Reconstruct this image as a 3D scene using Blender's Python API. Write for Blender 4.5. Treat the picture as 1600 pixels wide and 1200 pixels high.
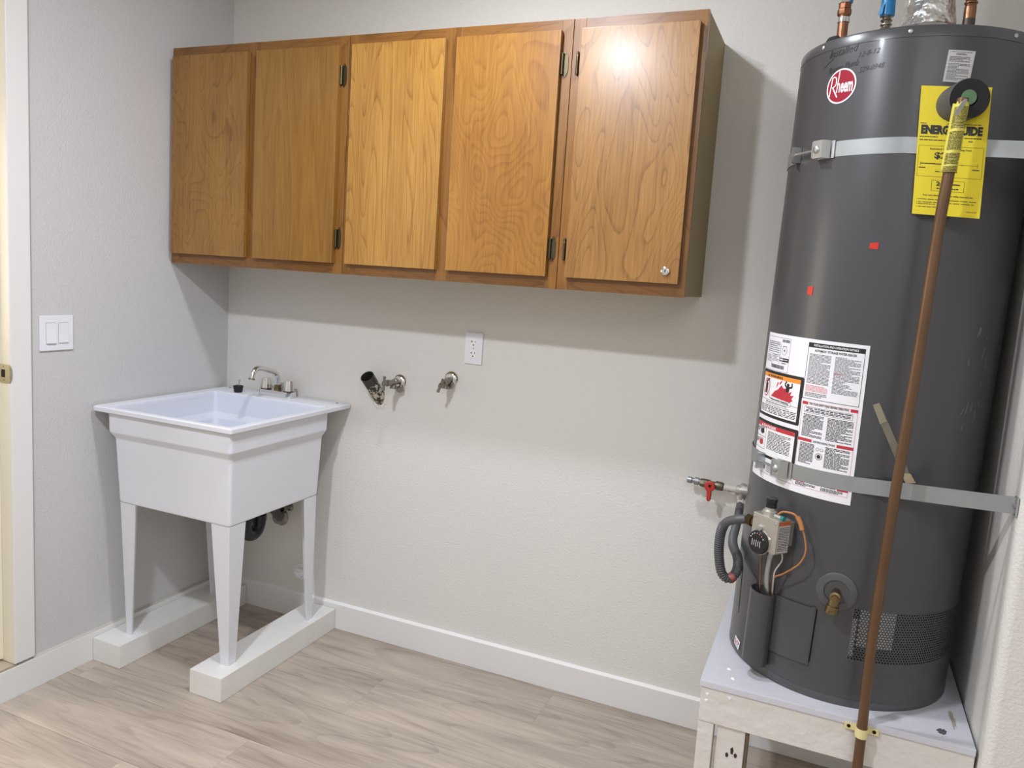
import bpy, bmesh, math, random
from mathutils import Vector, Matrix, Euler
from mathutils.geometry import tessellate_polygon
from math import sin, cos, pi, radians as rad

SC = bpy.context.scene
for o in list(bpy.data.objects): bpy.data.objects.remove(o)
COL = SC.collection

# ------------------------------------------------------------------ camera
YAW, PIT, ROL = 0.3936, -0.1204, -0.0647
RZ = Matrix.Rotation(YAW, 3, 'Z'); RX = Matrix.Rotation(PIT, 3, 'X'); RY = Matrix.Rotation(ROL, 3, 'Y')
M3 = RZ @ RX @ RY
right, fwd, up = M3.col[0], M3.col[1], M3.col[2]
cam = bpy.data.cameras.new('camera'); camo = bpy.data.objects.new('camera', cam); COL.objects.link(camo)
mw = Matrix.Identity(4)
for i in range(3):
    mw[i][0] = right[i]; mw[i][1] = up[i]; mw[i][2] = -fwd[i]
mw[0][3], mw[1][3], mw[2][3] = 2.3276, -2.4708, 1.4526
camo.matrix_world = mw
cam.sensor_fit = 'HORIZONTAL'; cam.sensor_width = 36.0; cam.lens = 1190.95 * 36 / 1600
cam.shift_x = (800 - 802.33) / 1600; cam.shift_y = (578.25 - 600) / 1600
cam.clip_start = 0.02
SC.camera = camo

# ------------------------------------------------------------------ world, lights, exposure
W = bpy.data.worlds.new('world'); SC.world = W; W.use_nodes = True
W.node_tree.nodes['Background'].inputs[0].default_value = (0.8, 0.9, 1, 1)
W.node_tree.nodes['Background'].inputs[1].default_value = 0.3
SC.view_settings.view_transform = 'Standard'; SC.view_settings.look = 'None'
SC.view_settings.gamma = 1; SC.view_settings.use_curve_mapping = False
SC.view_settings.exposure = 0.0

def light(name, kind, loc, energy, color, size=0.1, rot=(0, 0, 0), sy=None):
    l = bpy.data.lights.new(name, kind); l.energy = energy; l.color = color
    if kind == 'AREA':
        l.size = size
        if sy: l.shape = 'RECTANGLE'; l.size_y = sy
    else: l.shadow_soft_size = size
    o = bpy.data.objects.new(name, l); o.location = loc; o.rotation_euler = rot; COL.objects.link(o); return o
def disk(name, loc, energy, color, size):
    o = light(name, 'AREA', loc, energy, color, size); o.data.shape = 'DISK'; return o
disk('downlight_far', (1.20, -2.08, 2.61), 38, (0.955, 1.0, 1.10), 0.13)
disk('downlight_near', (1.38, -0.90, 2.61), 17, (0.955, 1.0, 1.10), 0.13)
light('added_room_fill', 'AREA', (2.9, -3.2, 2.6), 22, (0.955, 1.0, 1.08), 1.3)  # soft overhead fill added to lift the ambient, not a real fixture
light('next_room_light', 'AREA', (-1.3, -1.35, 1.5), 26, (1.0, 0.88, 0.70), 1.0, (0, rad(-90), 0), 1.6)

# ------------------------------------------------------------------ materials
MATS = {}
def mat(name, col, rough=0.5, metal=0.0, spec=0.5, coat=0.0, bump=None, var=None, spots=None):
    """principled; bump=(scale,strength,distance); var=(scale,amount) brightness mottling; spots=(scale,threshold,colour) wear"""
    if name in MATS: return MATS[name]
    m = bpy.data.materials.new(name); m.use_nodes = True; nt = m.node_tree; N = nt.nodes; L = nt.links
    b = N['Principled BSDF']
    b.inputs['Base Color'].default_value = (*col, 1); b.inputs['Roughness'].default_value = rough
    b.inputs['Metallic'].default_value = metal; b.inputs['Specular IOR Level'].default_value = spec
    b.inputs['Coat Weight'].default_value = coat; b.inputs['Coat Roughness'].default_value = 0.12
    tc = N.new('ShaderNodeTexCoord'); cur = None
    if var:
        n = N.new('ShaderNodeTexNoise'); n.inputs['Scale'].default_value = var[0]; n.inputs['Detail'].default_value = 4
        L.new(tc.outputs['Object'], n.inputs['Vector'])
        mr = N.new('ShaderNodeMapRange'); mr.inputs['To Min'].default_value = 1 - var[1]; mr.inputs['To Max'].default_value = 1 + var[1]
        L.new(n.outputs['Fac'], mr.inputs['Value'])
        mx = N.new('ShaderNodeVectorMath'); mx.operation = 'SCALE'; mx.inputs[0].default_value = col
        L.new(mr.outputs[0], mx.inputs['Scale']); cur = mx.outputs[0]
    if spots:
        n = N.new('ShaderNodeTexNoise'); n.inputs['Scale'].default_value = spots[0]; n.inputs['Detail'].default_value = 5; n.inputs['Roughness'].default_value = .65
        L.new(tc.outputs['Object'], n.inputs['Vector'])
        g = N.new('ShaderNodeMapRange'); g.inputs['From Min'].default_value = spots[1]; g.inputs['From Max'].default_value = spots[1] + .03
        L.new(n.outputs['Fac'], g.inputs['Value'])
        mi = N.new('ShaderNodeMix'); mi.data_type = 'RGBA'; L.new(g.outputs[0], mi.inputs['Factor'])
        if cur: L.new(cur, mi.inputs['A'])
        else: mi.inputs['A'].default_value = (*col, 1)
        mi.inputs['B'].default_value = (*spots[2], 1); cur = mi.outputs['Result']
    if cur: L.new(cur, b.inputs['Base Color'])
    if bump:
        n = N.new('ShaderNodeTexNoise'); n.inputs['Scale'].default_value = bump[0]; n.inputs['Detail'].default_value = 2.5
        L.new(tc.outputs['Object'], n.inputs['Vector'])
        bp = N.new('ShaderNodeBump'); bp.inputs['Strength'].default_value = bump[1]; bp.inputs['Distance'].default_value = bump[2]
        L.new(n.outputs['Fac'], bp.inputs['Height']); L.new(bp.outputs['Normal'], b.inputs['Normal'])
    MATS[name] = m; return m

def wood(name, light_c, dark_c, seed, lines=9.0, contrast=.6, rough=.3, sx=3.2, sz=.7, coat=.25, axis='Z', width=.16):
    """sliced veneer: contour lines of a stretched noise field read as cathedral figure"""
    if name in MATS: return MATS[name]
    m = bpy.data.materials.new(name); m.use_nodes = True; nt = m.node_tree; N = nt.nodes; L = nt.links
    b = N['Principled BSDF']; b.inputs['Roughness'].default_value = rough
    b.inputs['Coat Weight'].default_value = coat; b.inputs['Coat Roughness'].default_value = .2
    tc = N.new('ShaderNodeTexCoord'); mp = N.new('ShaderNodeMapping')
    sc = {'Z': (sx, sx, sz), 'X': (sz, sx, sx)}[axis]
    mp.inputs['Scale'].default_value = sc; mp.inputs['Location'].default_value = (seed * 3.7, seed * 1.3, seed * 2.1)
    L.new(tc.outputs['Object'], mp.inputs['Vector'])
    def noise(scale, detail, dist=0, vec=mp.outputs[0]):
        n = N.new('ShaderNodeTexNoise'); n.inputs['Scale'].default_value = scale; n.inputs['Detail'].default_value = detail
        n.inputs['Distortion'].default_value = dist; L.new(vec, n.inputs['Vector']); return n.outputs['Fac']
    def mth(op, a, bb=None):
        n = N.new('ShaderNodeMath'); n.operation = op
        for i, v in enumerate((a, bb)):
            if v is None: continue
            if isinstance(v, (int, float)): n.inputs[i].default_value = v
            else: L.new(v, n.inputs[i])
        return n.outputs[0]
    f = noise(1.45, 1.9, .45); jag = noise(9, 3)
    v = mth('ADD', mth('MULTIPLY', f, lines * 2.2), mth('MULTIPLY', jag, .55))
    fr = mth('FRACT', v)
    rp = N.new('ShaderNodeValToRGB'); e = rp.color_ramp.elements
    e[0].position = 0; e[0].color = (0, 0, 0, 1); e[1].position = 1; e[1].color = (0, 0, 0, 1)
    a = e.new(1 - width); a.color = (.25, .25, .25, 1); a2 = e.new(1 - width * .25); a2.color = (1, 1, 1, 1)
    L.new(fr, rp.inputs[0])
    mp2 = N.new('ShaderNodeMapping'); s2 = {'Z': (210, 210, 9), 'X': (9, 210, 210)}[axis]; mp2.inputs['Scale'].default_value = s2
    L.new(tc.outputs['Object'], mp2.inputs['Vector'])
    fine = noise(1, 3, 0, mp2.outputs[0]); blot = noise(2.3, 3)
    t = mth('ADD', mth('MULTIPLY', rp.outputs[0], contrast), mth('MULTIPLY', mth('SUBTRACT', fine, .5), 1.1))
    t = mth('ADD', t, mth('MULTIPLY', mth('SUBTRACT', blot, .5), .9)); t = mth('ADD', t, .2)
    mi = N.new('ShaderNodeMix'); mi.data_type = 'RGBA'; mi.clamp_factor = True
    L.new(t, mi.inputs['Factor']); mi.inputs['A'].default_value = (*light_c, 1); mi.inputs['B'].default_value = (*dark_c, 1)
    L.new(mi.outputs['Result'], b.inputs['Base Color'])
    bp = N.new('ShaderNodeBump'); bp.inputs['Strength'].default_value = .12; bp.inputs['Distance'].default_value = .0005
    L.new(fine, bp.inputs['Height']); L.new(bp.outputs['Normal'], b.inputs['Normal'])
    MATS[name] = m; return m

def plank_material():
    m = bpy.data.materials.new('grey_oak_laminate'); m.use_nodes = True; nt = m.node_tree; N = nt.nodes; L = nt.links
    b = N['Principled BSDF']; b.inputs['Roughness'].default_value = .42; b.inputs['Specular IOR Level'].default_value = .4
    tc = N.new('ShaderNodeTexCoord'); oi = N.new('ShaderNodeObjectInfo')
    off = N.new('ShaderNodeVectorMath'); off.operation = 'SCALE'; off.inputs[0].default_value = (37, 19, 53); L.new(oi.outputs['Random'], off.inputs['Scale'])
    ad = N.new('ShaderNodeVectorMath'); L.new(tc.outputs['Object'], ad.inputs[0]); L.new(off.outputs[0], ad.inputs[1])
    def mapn(sc, scale, det, dist=0):
        mp = N.new('ShaderNodeMapping'); mp.inputs['Scale'].default_value = sc; L.new(ad.outputs[0], mp.inputs['Vector'])
        n = N.new('ShaderNodeTexNoise'); n.inputs['Scale'].default_value = scale; n.inputs['Detail'].default_value = det
        n.inputs['Distortion'].default_value = dist; L.new(mp.outputs[0], n.inputs['Vector']); return n.outputs['Fac']
    def mth(op, a, bb):
        n = N.new('ShaderNodeMath'); n.operation = op
        for i, v in enumerate((a, bb)):
            if isinstance(v, (int, float)): n.inputs[i].default_value = v
            else: L.new(v, n.inputs[i])
        return n.outputs[0]
    big = mapn((.8, 5.5, 1), 1.6, 3, .35); fine = mapn((9, 170, 1), 1, 4); mid = mapn((1.8, 20, 1), 1.5, 4, .4)
    cath = mth('FRACT', mth('MULTIPLY', mapn((.55, 3.6, 1), 1.2, 1.4, .5), 13.0), 0)
    rp = N.new('ShaderNodeValToRGB'); e = rp.color_ramp.elements
    e[0].position = .72; e[0].color = (0, 0, 0, 1); e[1].position = .94; e[1].color = (1, 1, 1, 1); L.new(cath, rp.inputs[0])
    t = mth('ADD', mth('MULTIPLY', big, 1.15), mth('MULTIPLY', mid, .6)); t = mth('ADD', t, mth('MULTIPLY', fine, .6))
    t = mth('ADD', t, mth('MULTIPLY', rp.outputs[0], .16)); t = mth('ADD', t, mth('MULTIPLY', oi.outputs['Random'], .2)); t = mth('SUBTRACT', t, .76)
    cr = N.new('ShaderNodeValToRGB'); e = cr.color_ramp.elements
    e[0].position = 0; e[0].color = (.64, .55, .44, 1); e[1].position = 1; e[1].color = (.27, .215, .175, 1)
    k = e.new(.45); k.color = (.47, .40, .335, 1)
    L.new(t, cr.inputs[0]); L.new(cr.outputs[0], b.inputs['Base Color'])
    bp = N.new('ShaderNodeBump'); bp.inputs['Strength'].default_value = .15; bp.inputs['Distance'].default_value = .0006
    L.new(fine, bp.inputs['Height']); L.new(bp.outputs['Normal'], b.inputs['Normal'])
    return m

wallm = mat('wall_paint', (.735, .715, .67), .6, spec=.3, bump=(150, .6, .003), var=(1.5, .012))
wall_dim = mat('wall_paint_dimmed', (.60, .588, .585), .6, spec=.3, bump=(150, .5, .003), var=(1.5, .012))  # same paint as the back wall, darkened to stand in for weaker light
ceilm = mat('ceiling_paint', (.80, .79, .77), .8, bump=(90, .4, .002))
trimm = mat('trim_paint', (.80, .785, .765), .35, bump=(30, .05, .001))
jambm = mat('jamb_paint', (.84, .80, .66), .35)
caulk = mat('caulk_line', (.86, .85, .83), .5)
blockm = mat('painted_timber', (.80, .79, .75), .45, bump=(30, .6, .003), var=(12, .04), spots=(19, .70, (.46, .42, .36)))
standm = mat('old_stand_paint', (.72, .68, .63), .45, bump=(28, .7, .006), spots=(11, .69, (.55, .46, .36)))
topm = mat('stand_top_paint', (.62, .62, .67), .45, bump=(30, .5, .003), var=(5, .06), spots=(4.3, .72, (.40, .36, .28)))
rawply = mat('raw_plywood_edge', (.42, .28, .12), .8, var=(40, .4))
sinkm = mat('sink_plastic', (.76, .77, .82), .38, bump=(260, .18, .0008), spots=(9, .735, (.62, .60, .55)))
sinkin = mat('sink_basin_plastic', (.72, .75, .83), .3, bump=(200, .1, .0006))
chrome = mat('chrome', (.78, .77, .75), .14, 1)
dullchrome = mat('worn_chrome', (.30, .28, .25), .34, 1, bump=(120, .3, .001), spots=(60, .6, (.30, .25, .19)))
galv = mat('galvanised_steel', (.52, .54, .54), .40, 1, var=(30, .12))
galvp = mat('galvanised_band', (.36, .38, .38), .5, .75, var=(40, .10), spots=(30, .72, (.25, .26, .26)))
zinc = mat('cast_aluminium', (.52, .50, .45), .45, .8, bump=(150, .3, .0008))
brass = mat('aged_brass', (.24, .18, .095), .38, 1, spots=(50, .6, (.16, .11, .05)))
hingem = mat('antique_brass', (.12, .10, .06), .36, 1)
copper = mat('dull_copper', (.150, .082, .042), .36, .45, var=(9, .3), spots=(28, .75, (.70, .66, .62)))
copperb = mat('bright_copper', (.27, .135, .075), .32, .9, var=(40, .3))
blackp = mat('black_plastic', (.012, .012, .013), .3)
foamm = mat('black_foam', (.022, .022, .022), .85, bump=(220, .5, .001))
foams = mat('dusty_foam_skin', (.085, .082, .08), .6, bump=(90, .3, .001), var=(20, .3))
absm = mat('black_abs_pipe', (.045, .042, .038), .28)
absw = mat('paint_smeared_abs', (.03, .028, .025), .3, bump=(70, .9, .003), spots=(62, .50, (.60, .55, .42)))
dark = mat('dark_hollow', (.004, .004, .004), .9)
tankm = mat('tank_paint', (.062, .062, .066), .34, spec=.55, coat=.12, bump=(5, .05, .004), var=(3, .06))
tankt = mat('tank_cap_paint', (.068, .068, .073), .30, spec=.6, coat=.15)
tankd = mat('tank_plastic_trim', (.088, .088, .088), .45)
innerm = mat('burner_shield', (.05, .05, .05), .6)
foilm = mat('pale_liner', (.72, .72, .70), .5)
paper = mat('label_paper', (.84, .83, .86), .35)
paperg = mat('label_paper_grey', (.60, .59, .58), .4)
yel = mat('yellow_card', (.74, .60, .012), .55)
yel2 = mat('yellow_tag', (.72, .64, .10), .5)
black_i = mat('black_ink', (.012, .011, .012), .5)
grey_i = mat('grey_ink', (.14, .14, .15), .6)
red_i = mat('red_ink', (.50, .03, .045), .45)
lred_i = mat('pale_red_ink', (.72, .28, .28), .5)
or_i = mat('orange_ink', (.85, .30, .03), .5)
white_i = mat('white_ink', (.86, .85, .86), .4)
marker = mat('marker_pen', (.02, .02, .022), .4)
redp = mat('red_handle', (.50, .03, .02), .4)
redtape = mat('red_tape', (.62, .03, .015), .4)
tapem = mat('masking_tape', (.20, .185, .13), .6, bump=(60, .6, .002), var=(30, .15))
flexm = mat('grey_coated_flex', (.085, .085, .09), .45, bump=(90, .2, .001))
greenp = mat('green_patina', (.13, .26, .13), .6)
tealp = mat('teal_cap', (.02, .22, .20), .35)
orangew = mat('orange_wire', (.40, .17, .05), .5)
whitep = mat('white_plastic', (.82, .82, .86), .3)
cream = mat('cream_clip', (.75, .66, .33), .5)
bluet = mat('blue_tape', (.01, .22, .50), .25)
foil = mat('aluminium_foil_tape', (.80, .80, .80), .36, 1, bump=(38, 1.0, .012))
clearp = mat('dull_shiny_cover', (.30, .28, .25), .2, .5, bump=(60, .8, .004))
cream_sill = mat('sill_wood', (.40, .34, .26), .45, var=(8, .15))
olive = mat('unfinished_side_panel', (.38, .285, .125), .55, var=(6, .08), bump=(40, .1, .001))

H = (.60, .275, .068); HD = (.29, .115, .026)
frame_w = wood('frame_wood', (.27, .120, .022), (.13, .046, .008), 1.0, 5, .5)
frame_x = wood('frame_wood_rail', (.25, .108, .020), (.12, .043, .008), 2.0, 5, .5, axis='X')
dw = [wood('door_veneer_a', (.325, .158, .030), (.13, .050, .009), 3.1, 13, .40, sx=3.4, sz=1.3, width=.22),  # first two veneers darker: weaker light on the left doors put into colour
      wood('door_veneer_b', (.305, .148, .028), (.15, .060, .010), 4.7, 5, .25, sx=5.2, sz=.4, width=.35),
      wood('door_veneer_c', (.46, .242, .050), (.22, .086, .014), 6.2, 12, .50, sx=4.8, sz=.42, width=.24),
      wood('door_veneer_d', (.385, .180, .032), (.18, .066, .010), 8.9, 17, .30, sx=2.6, sz=1.1, width=.45),
      wood('door_veneer_e', (.38, .192, .052), (.165, .068, .014), 12.9, 14, .50, sx=3.0, sz=.8, width=.22)]

# ------------------------------------------------------------------ geometry helpers
def catmull(pts, n=8):
    P = [Vector(p) for p in pts]; P = [2 * P[0] - P[1]] + P + [2 * P[-1] - P[-2]]; out = []
    for i in range(1, len(P) - 2):
        for k in range(n):
            t = k / n; a, b, c, d = P[i - 1:i + 3]
            out.append(.5 * ((2 * b) + (c - a) * t + (2 * a - 5 * b + 4 * c - d) * t * t + (3 * b - a - 3 * c + d) * t ** 3))
    out.append(P[-2]); return out

class MB:
    def __init__(s): s.v = []; s.f = []; s.m = []
    def add(s, vs, fs, mi=0):
        k = len(s.v); s.v += [tuple(v) for v in vs]; s.f += [tuple(i + k for i in f) for f in fs]; s.m += [mi] * len(fs); return s
    def box(s, x0, x1, y0, y1, z0, z1, bev=0, mi=0, M=None):
        bm = bmesh.new(); bmesh.ops.create_cube(bm, size=1)
        for v in bm.verts: v.co = Vector(((x0 + x1) / 2 + v.co.x * (x1 - x0), (y0 + y1) / 2 + v.co.y * (y1 - y0), (z0 + z1) / 2 + v.co.z * (z1 - z0)))
        if bev: bmesh.ops.bevel(bm, geom=list(bm.edges), offset=bev, segments=2, affect='EDGES', profile=.5)
        if M: bmesh.ops.transform(bm, matrix=M, verts=bm.verts)
        bm.verts.index_update(); s.add([v.co[:] for v in bm.verts], [[v.index for v in f.verts] for f in bm.faces], mi); bm.free(); return s
    def tube(s, pts, r, n=16, mi=0, cap=True):
        P = [Vector(p) for p in pts]; R = r if isinstance(r, (list, tuple)) else [r] * len(P)
        T = [(P[min(i + 1, len(P) - 1)] - P[max(i - 1, 0)]).normalized() for i in range(len(P))]
        a = Vector((0, 0, 1)) if abs(T[0].z) < .9 else Vector((1, 0, 0)); u = (a - T[0] * a.dot(T[0])).normalized(); vs = []
        for p, t, rr in zip(P, T, R):
            u = (u - t * u.dot(t)).normalized(); w = t.cross(u)
            vs += [p + (u * cos(2 * pi * k / n) + w * sin(2 * pi * k / n)) * rr for k in range(n)]
        fs = [(i * n + k, i * n + (k + 1) % n, (i + 1) * n + (k + 1) % n, (i + 1) * n + k) for i in range(len(P) - 1) for k in range(n)]
        if cap: fs += [tuple(range(n - 1, -1, -1)), tuple(range((len(P) - 1) * n, len(P) * n))]
        return s.add(vs, fs, mi)
    def lathe(s, prof, a, d, n=24, mi=0, cap=True):
        """prof = [(distance along axis, radius)...] from point a in direction d"""
        a = Vector(a); d = Vector(d).normalized(); h = Vector((0, 0, 1)) if abs(d.z) < .9 else Vector((1, 0, 0))
        u = (h - d * h.dot(d)).normalized(); w = d.cross(u); vs = []
        for t, r in prof: vs += [a + d * t + (u * cos(2 * pi * k / n) + w * sin(2 * pi * k / n)) * max(r, 1e-5) for k in range(n)]
        fs = [(i * n + k, i * n + (k + 1) % n, (i + 1) * n + (k + 1) % n, (i + 1) * n + k) for i in range(len(prof) - 1) for k in range(n)]
        if cap: fs += [tuple(range(n - 1, -1, -1)), tuple(range((len(prof) - 1) * n, len(prof) * n))]
        return s.add(vs, fs, mi)
    def loft(s, rings, mi=0, cap0=True, cap1=True):
        n = len(rings[0]); vs = [p for r in rings for p in r]
        fs = [(i * n + k, i * n + (k + 1) % n, (i + 1) * n + (k + 1) % n, (i + 1) * n + k) for i in range(len(rings) - 1) for k in range(n)]
        if cap0: fs.append(tuple(range(n - 1, -1, -1)))
        if cap1: fs.append(tuple(range((len(rings) - 1) * n, len(rings) * n)))
        return s.add(vs, fs, mi)
    def band(s, pts, z0, z1, t=.0016, mi=0):
        """vertical-faced strip following (x, y) points, thickness t to the left side"""
        P = [Vector((p[0], p[1], 0)) for p in pts]; n = len(P); rings = []
        for i, p in enumerate(P):
            d = (P[min(i + 1, n - 1)] - P[max(i - 1, 0)]).normalized(); nn = Vector((d.y, -d.x, 0)) * t
            zz0 = z0(i / (n - 1)) if callable(z0) else z0; zz1 = z1(i / (n - 1)) if callable(z1) else z1
            rings.append([(p.x, p.y, zz0), (p.x + nn.x, p.y + nn.y, zz0), (p.x + nn.x, p.y + nn.y, zz1), (p.x, p.y, zz1)])
        return s.loft(rings, mi)
    def build(s, name, mats, parent=None, smooth=40, loc=None, recalc=True):
        if not isinstance(mats, (list, tuple)): mats = [mats]
        org = Vector(loc) if loc else (ORG[parent.name] if parent else Vector((0, 0, 0)))
        me = bpy.data.meshes.new(name); me.from_pydata([tuple(Vector(v) - org) for v in s.v], [], s.f)
        for m in mats: me.materials.append(m)
        me.polygons.foreach_set('material_index', s.m)
        if recalc:
            bm = bmesh.new(); bm.from_mesh(me); bmesh.ops.recalc_face_normals(bm, faces=bm.faces); bm.to_mesh(me); bm.free()
        if smooth:
            me.shade_smooth(); me.set_sharp_from_angle(angle=rad(smooth))
        me.update(); o = bpy.data.objects.new(name, me); COL.objects.link(o)
        if smooth and len(me.polygons) < 400:
            wn = o.modifiers.new('weighted', 'WEIGHTED_NORMAL'); wn.keep_sharp = True; wn.weight = 80
        if parent: o.parent = parent
        else: o.location = org
        ORG[o.name] = org; return o
ORG = {}
def tag(o, label=None, cat=None, group=None, kind=None):
    for k, v in (('label', label), ('category', cat), ('group', group), ('kind', kind)):
        if v: o[k] = v
    return o
def thing(name, label, cat, loc, group=None):
    o = bpy.data.objects.new(name, None); o.empty_display_size = .1; COL.objects.link(o); o.location = loc
    ORG[o.name] = Vector(loc); return tag(o, label, cat, group)
def structure(o): o['kind'] = 'structure'; return o
def copy_tree(o, delta, parent=None):
    c = o.copy(); COL.objects.link(c); c.parent = parent
    if parent is None: c.location = o.location + Vector(delta); ORG[c.name] = ORG[o.name] + Vector(delta)
    for ch in list(o.children): copy_tree(ch, delta, c)
    return c

# ------------------------------------------------------------------ room shell
CH = 2.62; XR = 2.712; YF = -.68; XE = 3.9; YE = -4.0
fl = structure(MB().box(-.0, XE, YE, 0, -.06, -.009).build('floor', mat('subfloor', (.10, .08, .06), .9), smooth=0))
pm = plank_material(); rows = 17; PW = .2475; random.seed(4)
seams = {0: [-.28, 1.55, 3.38], 1: [-.85, .98, 2.81], 2: [.06, 1.90, 3.73], 3: [-1.01, .818, 2.65]}
for r in range(rows):
    y1 = -.001 - r * PW if r else 0; y0 = -(r + 1) * PW + (-.001 if r == 0 else 0)
    if y1 <= YE: continue
    y0 = max(y0, YE)
    ss = seams.get(r) or [random.uniform(-1.6, 0) + 1.83 * k for k in range(4)]
    ed = [0] + [x for x in ss if .05 < x < XE - .05] + [XE]
    for a, b in zip(ed[:-1], ed[1:]):
        h = random.uniform(-.0001, .0001)
        p = MB().box(a + .00015, b - .00015, y0 + .00015, y1 - .00015, -.009, h, bev=.0003).build('plank', pm, fl, smooth=0)
structure(MB().box(-1.8, XE + .1, YE - .1, .1, CH, CH + .08).build('ceiling', ceilm, smooth=0))
structure(MB().box(-.0, XE + .1, 0, .1, -.06, CH).build('wall_back', wallm, smooth=0))
D0, D1, DZ0, DZ1 = -.905, -1.72, .112, 2.22          # doorway in the left wall
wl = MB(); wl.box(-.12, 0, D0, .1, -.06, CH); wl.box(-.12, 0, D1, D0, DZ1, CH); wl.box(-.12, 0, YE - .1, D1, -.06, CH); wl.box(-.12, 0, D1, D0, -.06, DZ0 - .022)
structure(wl.build('wall_left', wall_dim, smooth=0))
structure(MB().box(-.12, XE + .1, YE - .1, YE, -.06, CH).build('wall_front', wallm, smooth=0))
structure(MB().box(XE, XE + .1, YE, YF, -.06, CH).build('wall_side', wallm, smooth=0))
# alcove wall: a solid return with a rounded corner beside the heater
rr = .02; prof = [(XR, 0), (XR, YF + rr)] + [(XR + rr - rr * cos(a), YF + rr - rr * sin(a)) for a in [pi / 16 * k for k in range(1, 8)]] + [(XR + rr, YF), (XE + .1, YF), (XE + .1, 0)]
structure(MB().loft([[(x, y, z) for x, y in prof] for z in (-.06, CH)]).build('wall_right', wallm, smooth=35))
# room beyond the doorway
nr = MB(); nr.box(-1.9, -1.8, -3, .4, .05, CH); nr.box(-1.8, -.12, .3, .4, .05, CH); nr.box(-1.8, -.12, -3.1, -3, .05, CH)
structure(nr.build('wall_beyond', mat('beyond_paint', (.8, .76, .66), .7), smooth=0))
structure(MB().box(-1.8, -.12, -3, .3, .05, .09).build('floor_beyond', cream_sill, smooth=0))
# baseboards
bb = MB().box(.0, XR, -.014, -.0, 0, .103, bev=.0015).build('baseboard_back', trimm); structure(bb)
MB().loft([[(x, -.0005, .1025), (x, -.014, .1025), (x, -.013, .1045), (x, -.003, .109), (x, -.0005, .109)] for x in (.014, XR)]).build('caulk_bead', caulk, bb)
bl = MB().box(.0, .014, YE, -.014, 0, .103, bev=.0015).build('baseboard_left', trimm); structure(bl)
MB().loft([[(.0005, y, .1025), (.013, y, .1025), (.012, y, .1045), (.003, y, .108), (.0005, y, .108)] for y in (-.86, -.014)]).build('caulk_bead', mat('dusty_caulk', (.55, .52, .47), .7), bl)
structure(MB().box(XR + .02, XE, YF - .014, YF, 0, .103, bev=.0015).build('baseboard_right', trimm))
# door frame
dr = structure(MB().box(0, .016, -.926, -.858, .113, DZ1 + .06, bev=.003).build('trim_1', trimm))
MB().box(0, .016, D1 - .06, D1 + .01, .113, DZ1 + .06, bev=.003).build('casing', trimm, dr)
MB().box(0, .016, D1 + .01, -.926, DZ1 - .01, DZ1 + .06, bev=.003).build('casing', trimm, dr)
MB().box(-.13, .002, -.924, D0, .112, DZ1, bev=.0015).build('jamb', jambm, dr)
MB().box(-.075, -.040, -.936, -.924, .120, DZ1, bev=.002).build('door_stop', jambm, dr)
MB().box(-.13, .002, D1, D1 + .018, .112, DZ1, bev=.0015).build('jamb', jambm, dr)
th = structure(MB().box(-.14, .010, D1 + .0, -.912, .078, .111, bev=.004).build('trim_2', cream_sill))
sp = MB().box(-.033, .0150, -.9275, -.9262, 1.030, 1.088, bev=.0005)
sp.tube([(.0145, -.9268, 1.034), (.0180, -.9255, 1.043), (.0190, -.925, 1.059), (.0180, -.9255, 1.075), (.0145, -.9268, 1.084)], .0026, 8)
so = sp.build('strike_plate', mat('pale_brass', (.45, .42, .30), .4, .8), dr); so['label'] = 'dull brass strike plate with a square latch hole'
MB().box(-.024, -.008, -.9282, -.9272, 1.047, 1.071).build('latch_hole', dark, so)
for z in (1.038, 1.081): MB().lathe([(0, .003), (.001, .0025)], (-.014, -.9272, z), (0, -1, 0), 10).build('screw', brass, so)

# ------------------------------------------------------------------ wall cabinets
CD = -.302; ZB = 1.427; ZT = 2.203; DB = 1.463; DT = 2.1695
def hinge(mb_parent, x, z, side):
    """face hinge: leaf on the stile (elongated, pointed tips), barrel against the door edge"""
    h = MB(); w = .0085; y = CD - .0005
    pr = [(0, .038), (w * .6, .030), (w, .020), (w, -.020), (w * .6, -.030), (0, -.038), (-w * .6, -.030), (-w, -.020), (-w, .020), (-w * .6, .030)]
    cx = x + side * .013
    h.loft([[(cx + a, yy, z + b) for a, b in pr] for yy in (y, y - .0022)])
    h.tube([(x + side * .0045, y - .006, z - .024), (x + side * .0045, y - .006, z + .024)], .0045, 12)
    for q in (-.0265, .0265): h.tube([(x + side * .0045, y - .006, z + q - .003), (x + side * .0045, y - .006, z + q + .003)], .0052, 12)
    o = h.build('hinge', hingem, mb_parent)
    for q in (-.029, .029): MB().lathe([(0, .0032), (.0012, .0028)], (cx, y - .0022, z + q), (0, -1, 0), 10).build('screw', hingem, o)
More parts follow.
